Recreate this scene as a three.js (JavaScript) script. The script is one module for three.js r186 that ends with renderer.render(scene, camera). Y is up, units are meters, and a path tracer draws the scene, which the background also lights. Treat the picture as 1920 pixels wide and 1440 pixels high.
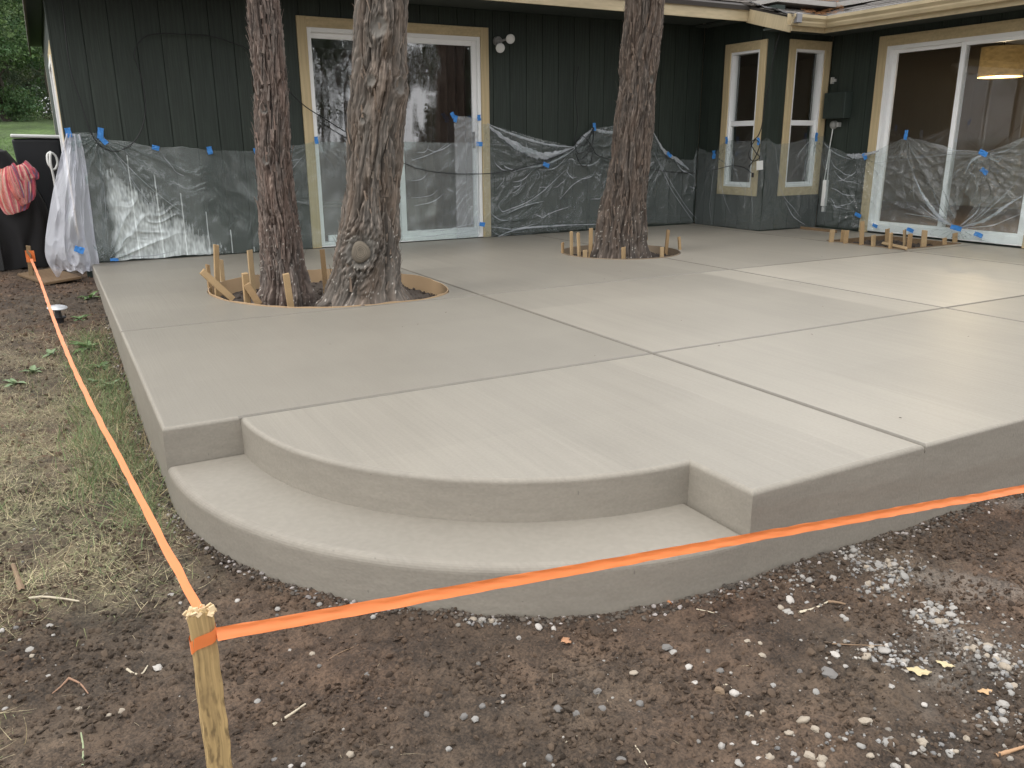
import * as THREE from 'three';
import { mergeGeometries, mergeVertices } from 'three/addons/utils/BufferGeometryUtils.js';
import { RoundedBoxGeometry } from 'three/addons/geometries/RoundedBoxGeometry.js';
import { createNoise2D, createNoise3D } from 'simplex-noise';

// ---------------------------------------------------------------- camera, sky, sun, exposure
const scene = new THREE.Scene();
const F = 1545.12, EYE = new THREE.Vector3(0, 1, 0);
const FWD = new THREE.Vector3(0.46015746, -0.28053325, -0.84235159), UPV = new THREE.Vector3(0.14084471, 0.95981912, -0.24271389), RGT = new THREE.Vector3(0.87659448, -0.00695416, 0.48117956);
const camera = new THREE.PerspectiveCamera(2 * Math.atan(720 / F) * 180 / Math.PI, 4 / 3, 0.05, 400);
camera.position.copy(EYE); camera.up.copy(UPV); camera.lookAt(EYE.clone().add(FWD));
camera.updateMatrixWorld();
const renderer = new THREE.WebGLRenderer({ antialias: true });
renderer.setSize(1024, 768);
renderer.toneMapping = THREE.LinearToneMapping;
renderer.toneMappingExposure = 1.32;
renderer.shadowMap.enabled = true;

let seed = 12345;
const rnd = () => { seed = (seed + 0x6D2B79F5) | 0; let t = Math.imul(seed ^ (seed >>> 15), 1 | seed); t = (t + Math.imul(t ^ (t >>> 7), 61 | t)) ^ t; return ((t ^ (t >>> 14)) >>> 0) / 4294967296; };
const rr = (a, b) => a + (b - a) * rnd();
const n2 = createNoise2D(rnd), n3 = createNoise3D(rnd);
const clamp = (x, a = 0, b = 1) => Math.min(b, Math.max(a, x)), mix = (a, b, t) => a + (b - a) * t;
const sst = (a, b, x) => { const t = clamp((x - a) / (b - a)); return t * t * (3 - 2 * t); };
const fbm2 = (x, y, o = 4) => { let s = 0, a = 0.5, f = 1; for (let i = 0; i < o; i++) { s += a * n2(x * f + i * 17.3, y * f - i * 9.1); a *= 0.5; f *= 2.03; } return s; };

{ // overcast sky: bright even cloud, a little brighter overhead
  const w = 256, h = 128, d = new Float32Array(w * h * 4);
  for (let j = 0; j < h; j++) for (let i = 0; i < w; i++) {
    const el = ((j + 0.5) / h - 0.5) * Math.PI, az = (i + 0.5) / w * 2 * Math.PI;
    const c = Math.cos(el), x = c * Math.cos(az), y = Math.sin(el), z = c * Math.sin(az);
    const L = (1.12 + 0.55 * Math.max(0, y)) * (1 + 0.07 * n3(x * 2.2, y * 4, z * 2.2) + 0.04 * n3(x * 6, y * 9, z * 6));
    const k = (j * w + i) * 4; d[k] = L * 1.0; d[k + 1] = L * 1.01; d[k + 2] = L * 1.03; d[k + 3] = 1;
  }
  const t = new THREE.DataTexture(d, w, h, THREE.RGBAFormat, THREE.FloatType);
  t.mapping = THREE.EquirectangularReflectionMapping; t.magFilter = t.minFilter = THREE.LinearFilter; t.wrapS = THREE.RepeatWrapping; t.needsUpdate = true;
  scene.background = t; scene.environment = t; scene.backgroundIntensity = 1.15; scene.environmentIntensity = 1.15;
}
const sun = new THREE.DirectionalLight(new THREE.Color(1, 0.96, 0.9), 1.2);
sun.position.set(-11, 14, -3); sun.target.position.set(2, 0, -4); sun.shadow.radius = 45; sun.castShadow = true;
sun.shadow.camera.left = -14; sun.shadow.camera.right = 14; sun.shadow.camera.top = 14; sun.shadow.camera.bottom = -14; sun.shadow.camera.far = 60; sun.shadow.mapSize.set(4096, 4096);
scene.add(sun, sun.target);

// ---------------------------------------------------------------- helpers
const V = (x, y, z) => new THREE.Vector3(x, y, z);
function dirOf(px, py) { return FWD.clone().multiplyScalar(F).addScaledVector(RGT, px - 960).addScaledVector(UPV, 720 - py); }
// photo pixel (1920 x 1440) -> point on the plane where that axis has that value
function at(px, py, axis, val) { const d = dirOf(px, py); const t = (val - EYE[axis]) / d[axis]; return EYE.clone().addScaledVector(d, t); }
function onPlane(px, py, n, p0) { const d = dirOf(px, py); const t = p0.clone().sub(EYE).dot(n) / d.dot(n); return EYE.clone().addScaledVector(d, t); }
const C = (r, g, b) => new THREE.Color().setRGB(r, g, b);
const std = (c, roughness = 0.8, o = {}) => new THREE.MeshStandardMaterial({ color: c, roughness, ...o });
const phy = (c, roughness, o = {}) => new THREE.MeshPhysicalMaterial({ color: c, roughness, ...o });
const used = {};
function numbered(n) { if (!(n in used)) { used[n] = 0; return n; } used[n]++; return n + '_' + String(used[n]).padStart(3, '0'); }
function tag(o, label, category, group, kind) { if (label) o.userData.label = label; if (category) o.userData.category = category; if (group) o.userData.group = group; if (kind) o.userData.kind = kind; return o; }
function M(name, geo, mat, parent = scene) { const m = new THREE.Mesh(geo, mat); m.name = parent === scene ? numbered(name) : name; parent.add(m); return m; }
function G(name, parent = scene) { const g = new THREE.Group(); g.name = parent === scene ? numbered(name) : name; parent.add(g); return g; }
function tex(w, h, fn, srgb = true) {
  const d = new Uint8Array(w * h * 4);
  for (let j = 0; j < h; j++) for (let i = 0; i < w; i++) { const c = fn(i / w, j / h, i, j), k = (j * w + i) * 4; d[k] = clamp(c[0]) * 255; d[k + 1] = clamp(c[1]) * 255; d[k + 2] = clamp(c[2]) * 255; d[k + 3] = 255; }
  const t = new THREE.DataTexture(d, w, h); t.magFilter = THREE.LinearFilter; t.minFilter = THREE.LinearFilter; t.wrapS = t.wrapT = THREE.RepeatWrapping;
  if (srgb) t.colorSpace = THREE.SRGBColorSpace; t.needsUpdate = true; return t;
}
// tileable value noise
const HT = new Float32Array(65536).map(() => rnd());
const hsh = (x, y) => HT[((x * 73 + y * 9176 + ((x * y) & 1023) * 31) >>> 0) & 65535];
function pn(x, y, px, py) {
  const xi = Math.floor(x), yi = Math.floor(y), fx = x - xi, fy = y - yi, u = fx * fx * (3 - 2 * fx), v = fy * fy * (3 - 2 * fy);
  const a = ((xi % px) + px) % px, b = (a + 1) % px, c = ((yi % py) + py) % py, d = (c + 1) % py;
  return mix(mix(hsh(a, c), hsh(b, c), u), mix(hsh(a, d), hsh(b, d), u), v) * 2 - 1;
}
const pfbm = (u, v, fx, fy, o = 4) => { let s = 0, a = 0.5; for (let i = 0; i < o; i++) { s += a * pn(u * fx + i * 0.0, v * fy, fx, fy); fx *= 2; fy *= 2; a *= 0.5; } return s; };
const g3 = (v, r = 1, g = 1, b = 1) => [v * r, v * g, v * b];
function uvMetres(geo, ox = 0, oy = 0) { // box-projected uv in metres
  const g = geo.index ? geo.toNonIndexed() : geo; g.computeVertexNormals();
  const p = g.attributes.position, n = g.attributes.normal, uv = new Float32Array(p.count * 2);
  for (let i = 0; i < p.count; i++) { const ax = Math.abs(n.getX(i)), ay = Math.abs(n.getY(i)), az = Math.abs(n.getZ(i)), x = p.getX(i), y = p.getY(i), z = p.getZ(i); let u, v; if (ax >= ay && ax >= az) { u = z; v = y; } else if (az >= ay) { u = x; v = y; } else { u = x; v = z; } uv[2 * i] = u + ox; uv[2 * i + 1] = v + oy; }
  g.setAttribute('uv', new THREE.BufferAttribute(uv, 2)); return g;
}
const boxCache = {};
function box(w, h, d, r = 0) { const k = [w, h, d, r].map(v => v.toFixed(4)).join(); if (!boxCache[k]) boxCache[k] = r ? new RoundedBoxGeometry(w, h, d, 2, r) : uvMetres(new THREE.BoxGeometry(w, h, d)); return boxCache[k]; }
// a box from corner to corner
function B(name, a, b, mat, parent, r = 0) { const m = M(name, box(Math.abs(b[0] - a[0]), Math.abs(b[1] - a[1]), Math.abs(b[2] - a[2]), r), mat, parent); m.position.set((a[0] + b[0]) / 2, (a[1] + b[1]) / 2, (a[2] + b[2]) / 2); return m; }
function tube(pts, r, seg = 60, rs = 6) { return new THREE.TubeGeometry(new THREE.CatmullRomCurve3(pts), seg, r, rs, false); }
function gridGeo(nu, nv, fn, o = {}) { // surface from a function (u, v) -> Vector3
  const pos = [], uv = [], idx = [];
  for (let j = 0; j <= nv; j++) for (let i = 0; i <= nu; i++) { const p = fn(i / nu, j / nv); pos.push(p.x, p.y, p.z); uv.push(i / nu, j / nv); }
  for (let j = 0; j < nv; j++) for (let i = 0; i < nu; i++) { if (o.skip && o.skip((i + 0.5) / nu, (j + 0.5) / nv)) continue; const a = j * (nu + 1) + i; idx.push(a, a + nu + 1, a + 1, a + 1, a + nu + 1, a + nu + 2); }
  const g = new THREE.BufferGeometry(); g.setAttribute('position', new THREE.Float32BufferAttribute(pos, 3)); g.setAttribute('uv', new THREE.Float32BufferAttribute(uv, 2)); g.setIndex(idx); g.computeVertexNormals(); return g;
}

// ---------------------------------------------------------------- site dimensions (metres; slab top is y = 0)
const XL = 0.243, XJ1 = 2.504, XJ2 = 4.777, XJ3 = 7.0, ZW = -8.24, ZJ1 = -5.03, ZJ2 = -3.134, ZF = -1.64;
const SCX = 1.71, SCZ = ZJ2, RIX = 1.187, RIZ = 1.21, ROX = SCX - XL, ROZ = ZF - ZJ2, TREAD = -0.145;
const XJUT = 7.17, ZJUT = -7.1, XWING = 8.08;
const insideSlab = (x, z, m = 0) => { if (x < XL - m || z > ZF + m) return false; if (x < SCX && z > SCZ) return ((x - SCX) / (ROX + m)) ** 2 + ((z - SCZ) / (ROZ + m)) ** 2 < 1; return true; };
const GZ = [[60, -0.34], [4, -0.32], [0, -0.3], [-3.2, -0.3], [-4.5, -0.32], [-5.8, -0.22], [-7.3, -0.14], [-9.5, -0.1], [-14, 0.12], [-20, 0.85], [-26, 1.45], [-40, 2.3], [-200, 6]];
function gBase(z) { for (let i = 1; i < GZ.length; i++) if (z >= GZ[i][0]) { const [a, ya] = GZ[i - 1], [b, yb] = GZ[i]; return mix(yb, ya, clamp((z - b) / (a - b))); } return 6; }
function groundY(x, z) {
  const near = 1 - sst(6, 14, Math.hypot(x - 1, z + 3));
  let y = gBase(z) + 0.018 * fbm2(x * 0.9, z * 0.9, 3);
  if (near > 0) {
    const cl = n2(x * 19, z * 19), c2 = n2(x * 43 + 5, z * 43);
    y += near * (0.012 * fbm2(x * 4.2 + 3, z * 4.2, 3) + 0.012 * Math.abs(cl) * (0.55 + 0.45 * n2(x * 2, z * 2)) + 0.005 * c2 + 0.002 * n2(x * 90, z * 90));
  }
  return y;
}

// ---------------------------------------------------------------- ground
function axisSteps(parts) { const out = [parts[0][0]]; for (const [a, b, s] of parts) { const n = Math.max(1, Math.round((b - a) / s)); for (let i = 1; i <= n; i++) out.push(a + (b - a) * i / n); } return out; }
const gx = axisSteps([[-160, -20, 10], [-20, -4, 1], [-4, -1.6, 0.08], [-1.6, 3.9, 0.011], [3.9, 6, 0.08], [6, 20, 1], [20, 160, 10]]);
const gz = axisSteps([[-200, -30, 10], [-30, -10, 0.8], [-10, -7, 0.06], [-7, -3.9, 0.025], [-3.9, -0.5, 0.011], [-0.5, 2, 0.1], [2, 20, 1], [20, 160, 10]]);
const soilTex = tex(1024, 1024, (u, v) => { const a = pfbm(u, v, 12, 12, 5), b = pn(u * 160, v * 160, 160, 160), c = pn(u * 330, v * 330, 330, 330); return g3(0.84 + 0.26 * a + 0.16 * b + 0.14 * c); });
const soilBump = tex(1024, 1024, (u, v) => g3(0.5 + 0.3 * pfbm(u, v, 40, 40, 4) + 0.12 * pn(u * 400, v * 400, 400, 400)), false);
for (const t of [soilTex, soilBump]) t.repeat.set(1 / 0.9, 1 / 0.9);
const soilMat = std(C(1, 1, 1), 0.95, { vertexColors: true, map: soilTex, bumpMap: soilBump, bumpScale: 0.006 });
// how much dry straw / green turf covers a place, 0..1
function strawAt(x, z) { if (x > 0.32 || z > -1.2) return 0; const zone = sst(-2.25, -2.75, z) * sst(-7.0, -5.6, z) * (1 - 0.55 * sst(-4.6, -5.4, z)); const low = sst(-0.15, -0.45, x) * sst(-2.35, -1.95, z) * sst(-1.2, -1.45, z); return clamp((zone + 0.9 * low) * (0.62 + 0.75 * fbm2(x * 2.1 + 8, z * 1.5, 3)), 0, 1); }
function greenAt(x, z) { const edge = Math.exp(-(((x - 0.1) / 0.16) ** 2)) * sst(-2.7, -3.2, z) * sst(-6.4, -5.6, z); const low = sst(-0.1, -0.5, x) * sst(-2.1, -1.85, z); return clamp((edge * 1.3 + low * 0.5) * (0.7 + 0.8 * fbm2(x * 4, z * 2.2, 2)) + 0.2 * strawAt(x, z), 0, 1); }
const lawnAt = (x, z) => sst(-10.2, -12.5, z + 0.8 * n2(x * 0.5, z * 0.5));
const greyAt = (x, z) => clamp(sst(0.05, 0.45, fbm2(x * 1.6 + 40, z * 1.6, 3)) * sst(1.2, 2.0, x)); // spilled cement dust and fines
{
  const nx = gx.length, nz = gz.length, pos = [], col = [], uv = [], idx = [], map = new Int32Array(nx * nz).fill(-1);
  let cnt = 0;
  const vtx = (i, j) => {
    const k = j * nx + i; if (map[k] >= 0) return map[k];
    const x = gx[i], z = gz[j]; pos.push(x, groundY(x, z), z); uv.push(x, -z);
    const a = fbm2(x * 1.3, z * 1.3, 4), b = n2(x * 11, z * 11), l = lawnAt(x, z), s = strawAt(x, z), gr = greyAt(x, z), red = clamp(0.5 + 0.9 * fbm2(x * 0.8 + 20, z * 0.8, 3));
    let c = [mix(0.09, 0.108, red), mix(0.067, 0.066, red), mix(0.046, 0.042, red)];
    const k2 = 1 + 0.5 * a + 0.2 * b; c = c.map(v => v * k2);
    c = [mix(c[0], 0.21, gr * 0.45), mix(c[1], 0.19, gr * 0.45), mix(c[2], 0.165, gr * 0.45)];
    c = [mix(c[0], 0.26, s * 0.6), mix(c[1], 0.22, s * 0.6), mix(c[2], 0.13, s * 0.6)];
    const lk = 0.85 + 0.3 * n2(x * 0.7, z * 0.4); c = [mix(c[0], 0.12 * lk, l), mix(c[1], 0.2 * lk, l), mix(c[2], 0.05 * lk, l)];
    col.push(...c); return map[k] = cnt++;
  };
  for (let j = 0; j < nz - 1; j++) for (let i = 0; i < nx - 1; i++) {
    const xa = gx[i], xb = gx[i + 1], za = gz[j], zb = gz[j + 1];
    const m = -0.12; // nothing shows under the slab and the house
    if (insideSlab(xa, za, m) && insideSlab(xb, zb, m) && insideSlab(xa, zb, m) && insideSlab(xb, za, m) && xb < 12.6 && za > -14) continue;
    const a = vtx(i, j), b = vtx(i + 1, j), c = vtx(i, j + 1), d = vtx(i + 1, j + 1); idx.push(a, c, b, b, c, d);
  }
  const g = new THREE.BufferGeometry(); g.setAttribute('position', new THREE.Float32BufferAttribute(pos, 3)); g.setAttribute('color', new THREE.Float32BufferAttribute(col, 3)); g.setAttribute('uv', new THREE.Float32BufferAttribute(uv, 2)); g.setIndex(idx); g.computeVertexNormals();
  globalThis.groundMesh = tag(M('ground', g, soilMat), 'bare brown dirt yard with scattered gravel and dry grass around the slab', 'ground', null, 'structure');
}
const ground = globalThis.groundMesh;

// ---------------------------------------------------------------- concrete slab
const TX0 = 0, TZ0 = -8.3, TW = 8.2, TH = 6.8;
const drySpan = (x, z) => sst(4.42, 4.46, x + 0.012 * n2(z * 1.3, 3)) * (1 - sst(7.0, 7.15, x)) * sst(ZJ1 - 0.01, ZJ1 + 0.01, z) * (1 - 0.75 * sst(ZJ2 - 0.01, ZJ2 + 0.01, z));
const slabTex = tex(2048, 1700, (u, v) => {
  const x = TX0 + u * TW, z = TZ0 + TH - v * TH; // v runs with -z
  const broom = x > XJ1 || z > ZJ2 ? 1 : 0.25;
  const row = z < ZJ1 ? 0 : z < ZJ2 ? 1 : 2, tone = x < XJ1 ? [0.682, 0.686, 0.714][row] : x < XJ2 ? [0.712, 0.722, 0.728][row] : x < XJ3 ? [0.74, 0.758, 0.735][row] : 0.735;
  let k = tone + 0.022 * fbm2(x * 0.7, z * 0.7, 4) + 0.006 * n2(x * 5, z * 3) + 0.014 * n2(x * 60, z * 60);
  k += broom * (0.009 * n2(x * 34 + 0.6 * n2(x, z), z * 0.3) + 0.012 * n2(x * 110, z * 0.8) + 0.006 * n2(x * 9 + 3, z * 0.2));
  const pass = Math.floor(x / 0.74 + 0.03 * n2(z * 0.9, 1)); k += broom * 0.022 * (hsh(pass + 40, 7 + Math.floor((z + 20) / 1.95)) * 2 - 1);
  if (x < XJ1 && z < ZJ2) { const py = Math.floor(z / 0.62 + 0.05 * n2(x, 2)); k += 0.014 * (hsh(9, py + 90) * 2 - 1); }
  k += 0.07 * drySpan(x, z) * (0.85 + 0.3 * n2(x * 26, z * 0.5));
  
  return [k, k * 0.964, k * 0.902];
});
slabTex.repeat.set(1 / TW, 1 / TH); slabTex.offset.set(-TX0 / TW, (TZ0 + TH) / TH);
const broomBump = tex(1024, 512, (u, v) => g3(0.5 + 0.22 * pn(u * 250, v * 5, 250, 5) + 0.2 * pn(u * 120, v * 3, 120, 3) + 0.12 * pn(u * 400, v * 200, 400, 200)), false);
broomBump.repeat.set(1 / 1.1, 1 / 1.1);
const concTop = std(C(0.55, 0.541, 0.523), 0.43, { map: slabTex, bumpMap: broomBump, bumpScale: 0.0006 });
const sideTex = tex(1024, 512, (u, v) => { let k = 0.71 + 0.03 * pfbm(u, v, 4, 4, 5) + 0.015 * pn(u * 20, v * 60, 20, 60) + 0.02 * pn(u * 240, v * 160, 240, 160); const h = pn(u * 130, v * 90, 130, 90); if (h > 0.96) k -= 0.1; return [k, k * 0.964, k * 0.902]; });
sideTex.repeat.set(1 / 1.7, 1 / 0.85);
const sideBump = tex(512, 512, (u, v) => g3(0.5 + 0.3 * pfbm(u, v, 8, 20, 4) + 0.1 * pn(u * 200, v * 200, 200, 200)), false); sideBump.repeat.set(1, 1);
const concSide = std(C(0.55, 0.541, 0.523), 0.7, { map: sideTex, bumpMap: sideBump, bumpScale: 0.002 });
const well1Pts = [[0.9, -6.19], [0.92, -5.8], [1.06, -5.47], [1.29, -5.21], [1.53, -5.09], [1.84, -5.06], [2.13, -5.08], [2.34, -5.22], [2.45, -5.5], [2.47, -5.94], [2.38, -6.22], [2.18, -6.55], [1.97, -6.74], [1.72, -6.8], [1.38, -6.74], [1.08, -6.58]];
const well1Curve = new THREE.CatmullRomCurve3(well1Pts.map(([x, z]) => V(x, 0, z)), true);
const W2 = { x: 4.70, z: -6.43, r: 0.56 }, SQ = [7.04, 7.95, -6.03, -5.13], CR = [7.74, 8.03, -7.03, -6.5];
const treadTex = tex(512, 512, (u, v) => { const k = 0.705 + 0.03 * pfbm(u, v, 3, 3, 4) + 0.016 * pn(u * 120, v * 120, 120, 120); return [k, k * 0.964, k * 0.902]; }); treadTex.repeat.set(1 / 1.6, 1 / 1.6);
const concTread = std(C(0.55, 0.541, 0.523), 0.6, { map: treadTex, bumpMap: sideBump, bumpScale: 0.001 });
const concJointShade = std(C(0.36, 0.352, 0.338), 0.4, { map: sideTex });
const patio = tag(G('patio_slab'), 'new grey concrete patio slab with curved corner steps', 'patio', null, 'structure');
const DEPTH = 0.44;
function panel(name, sh, topY = 0, mats = [concTop, concSide], BV = 0.012, curve = 48) {
  const g = new THREE.ExtrudeGeometry(sh, { depth: DEPTH - 2 * BV, bevelEnabled: true, bevelThickness: BV, bevelSize: BV, bevelOffset: -BV, bevelSegments: 6, curveSegments: curve });
  g.rotateX(-Math.PI / 2); g.translate(0, topY - DEPTH + BV, 0);
  if (topY === 0) { // shade of the tooled groove, painted as darker concrete on the rounded joint edges
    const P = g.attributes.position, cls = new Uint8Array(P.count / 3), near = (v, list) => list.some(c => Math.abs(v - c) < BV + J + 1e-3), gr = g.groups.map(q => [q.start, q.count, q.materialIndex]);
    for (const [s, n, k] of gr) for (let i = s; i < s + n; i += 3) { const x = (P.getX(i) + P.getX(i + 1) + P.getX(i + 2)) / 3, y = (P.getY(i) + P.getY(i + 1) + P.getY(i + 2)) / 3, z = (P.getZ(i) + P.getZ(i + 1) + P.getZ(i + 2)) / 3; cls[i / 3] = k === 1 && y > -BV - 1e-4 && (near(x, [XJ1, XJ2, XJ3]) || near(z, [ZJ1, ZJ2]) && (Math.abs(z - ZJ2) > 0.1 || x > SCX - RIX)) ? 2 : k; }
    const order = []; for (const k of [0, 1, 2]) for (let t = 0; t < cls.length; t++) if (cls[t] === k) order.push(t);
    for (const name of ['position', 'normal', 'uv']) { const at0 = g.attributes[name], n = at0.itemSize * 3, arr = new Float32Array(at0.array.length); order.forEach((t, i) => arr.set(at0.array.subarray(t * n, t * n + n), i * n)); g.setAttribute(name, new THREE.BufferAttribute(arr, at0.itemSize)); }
    g.clearGroups(); let st = 0; for (const k of [0, 1, 2]) { const n = order.filter(t => cls[t] === k).length * 3; if (n) g.addGroup(st, n, k); st += n; } mats = [...mats, concJointShade];
  }
  return M(name, g, mats, patio);
}
const S = pts => { const s = new THREE.Shape(); pts.forEach(([x, z], i) => i ? s.lineTo(x, -z) : s.moveTo(x, -z)); s.closePath(); return s; };
const J = 0.003; // half of the open joint
const hole = pts => { const h = new THREE.Path(); pts.forEach(([x, z], i) => i ? h.lineTo(x, -z) : h.moveTo(x, -z)); h.closePath(); return h; };
const rect = (a, b, c, d) => [[a, c], [b, c], [b, d], [a, d]];
{
  const zb = ZW - 0.01;
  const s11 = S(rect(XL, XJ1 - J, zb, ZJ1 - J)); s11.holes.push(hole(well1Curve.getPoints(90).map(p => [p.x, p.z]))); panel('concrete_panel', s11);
  // second and third columns: half circles left open round the tree
  const dy = Math.sqrt(W2.r ** 2 - (XJ2 - J - W2.x) ** 2), dy2 = Math.sqrt(W2.r ** 2 - (XJ2 + J - W2.x) ** 2);
  const arc = (sx, sgn) => { const out = []; const a0 = Math.acos((sx - W2.x) / W2.r); for (let i = 0; i <= 40; i++) { const a = sgn > 0 ? mix(-a0, a0, i / 40) : mix(-a0, -(2 * Math.PI - a0), i / 40); out.push([W2.x + W2.r * Math.cos(a), W2.z + W2.r * Math.sin(a)]); } return out; };
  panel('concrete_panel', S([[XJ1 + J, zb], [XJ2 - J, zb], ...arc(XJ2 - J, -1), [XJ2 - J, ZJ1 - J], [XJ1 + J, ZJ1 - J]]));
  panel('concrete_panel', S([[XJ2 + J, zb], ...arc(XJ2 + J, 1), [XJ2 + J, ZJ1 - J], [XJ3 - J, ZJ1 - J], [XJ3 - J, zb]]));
  const s14 = S([[XJ3 + J, zb], [XJUT, zb], [XJUT, ZJUT - 0.01], [XWING + 0.01, ZJUT - 0.01], [XWING + 0.01, ZJ1 - J], [XJ3 + J, ZJ1 - J]]);
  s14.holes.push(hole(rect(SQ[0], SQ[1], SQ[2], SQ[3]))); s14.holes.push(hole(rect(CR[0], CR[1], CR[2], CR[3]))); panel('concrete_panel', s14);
  const xs = [XL, XJ1, XJ2, XJ3, XWING + 0.01];
  for (let i = 0; i < 4; i++) {
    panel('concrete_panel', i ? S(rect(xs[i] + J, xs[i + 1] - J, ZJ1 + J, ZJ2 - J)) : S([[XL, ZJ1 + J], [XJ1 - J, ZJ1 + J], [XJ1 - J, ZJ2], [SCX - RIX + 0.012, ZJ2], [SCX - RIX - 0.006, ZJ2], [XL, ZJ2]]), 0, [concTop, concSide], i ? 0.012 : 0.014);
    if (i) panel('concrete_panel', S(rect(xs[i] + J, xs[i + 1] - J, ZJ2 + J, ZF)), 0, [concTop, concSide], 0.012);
  }
  const inner = []; for (let i = 0; i <= 60; i++) { const a = Math.PI - i / 60 * Math.PI / 2; inner.push([SCX + RIX * Math.cos(a), SCZ + J + (RIZ - J) * Math.sin(a)]); }
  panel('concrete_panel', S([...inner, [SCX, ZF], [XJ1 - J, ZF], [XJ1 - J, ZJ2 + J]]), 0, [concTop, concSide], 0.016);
  const ring = []; for (let i = 0; i <= 72; i++) { const a = Math.PI - i / 72 * Math.PI / 2; ring.push([SCX + ROX * Math.cos(a), SCZ + ROZ * Math.sin(a)]); }
  const inn = []; for (let i = 40; i >= 0; i--) { const a = Math.PI - i / 40 * Math.PI / 2; inn.push([SCX + (RIX - 0.06) * Math.cos(a), SCZ + (RIZ - 0.06) * Math.sin(a)]); }
  const ls = panel('lower_step', S([...ring, [SCX, ZF - 0.33], ...inn, [XL, SCZ]]), TREAD, [concTread, concSide], 0.028); ls.userData.label = 'curved lower step wrapping the slab corner';
  // filler below the tooled grooves
  const fl = (a, b, c, d) => new THREE.BoxGeometry(b - a, DEPTH - 0.045, d - c).translate((a + b) / 2, -0.03 - (DEPTH - 0.045) / 2, (c + d) / 2);
  const q = 0.007;
  M('joint_filler', uvMetres(mergeGeometries([fl(XJ1 - q, XJ1 + q, zb, ZF - 0.0003), fl(XJ2 - q, XJ2 + q, zb, W2.z - dy + 0.01), fl(XJ2 - q, XJ2 + q, W2.z + dy2, ZF - 0.0003), fl(XJ3 - q, XJ3 + q, zb, ZF - 0.0003), fl(XL + 0.003, XJ1 - q, ZJ1 - q, ZJ1 + q), fl(XJ1 + q, XJ2 - q, ZJ1 - q, ZJ1 + q), fl(XJ2 + q, XJ3 - q, ZJ1 - q, ZJ1 + q), fl(XJ3 + q, XWING, ZJ1 - q, ZJ1 + q), fl(XL + 0.28, XJ1 - q, ZJ2 - q, ZJ2 + q), fl(XJ1 + q, XJ2 - q, ZJ2 - q, ZJ2 + q), fl(XJ2 + q, XJ3 - q, ZJ2 - q, ZJ2 + q), fl(XJ3 + q, XWING, ZJ2 - q, ZJ2 + q)])), concSide, patio);
}

// ---------------------------------------------------------------- house
const sidingTex = tex(512, 1024, (u, v) => { let k = 0.78 + 0.1 * pn(u * 90, v * 6, 90, 6) + 0.06 * pn(u * 200, v * 14, 200, 14) + 0.08 * pfbm(u, v, 5, 5, 4); return [k, k, k]; });
const sidingBump = tex(512, 1024, (u, v) => g3(0.5 + 0.25 * pn(u * 120, v * 5, 120, 5) + 0.2 * pn(u * 220, v * 12, 220, 12)), false);
for (const t of [sidingTex, sidingBump]) t.repeat.set(1 / 0.7, 1 / 1.6);
const greens = [[0.036, 0.052, 0.039], [0.033, 0.048, 0.036], [0.039, 0.055, 0.041]].map(c => std(C(...c), 0.62, { map: sidingTex, bumpMap: sidingBump, bumpScale: 0.0015 }));
const greenFlat = std(C(0.03, 0.043, 0.036), 0.75);
const beigeTex = tex(256, 512, (u, v) => g3(0.88 + 0.07 * pfbm(u, v, 6, 6, 4) + 0.03 * pn(u * 60, v * 6, 60, 6), 1, 0.99, 0.96)); beigeTex.repeat.set(2, 1);
const beige = std(C(0.72, 0.58, 0.36), 0.6, { map: beigeTex });
const vinyl = std(C(0.9, 0.9, 0.89), 0.35);
const waveBump = tex(512, 512, (u, v) => g3(0.5 + 0.35 * pfbm(u, v, 3, 3, 3)), false);
const glassWavy = phy(C(0.93, 0.95, 0.94), 0.0, { transmission: 1, thickness: 0, ior: 2.5, bumpMap: waveBump, bumpScale: 0.008 });
const glass = phy(C(0.9, 0.92, 0.91), 0.0, { transmission: 1, thickness: 0, ior: 2.2 });
const house = tag(G('house'), 'dark green single storey house with beige door trim', 'house');
const BW = 0.2032;
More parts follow.
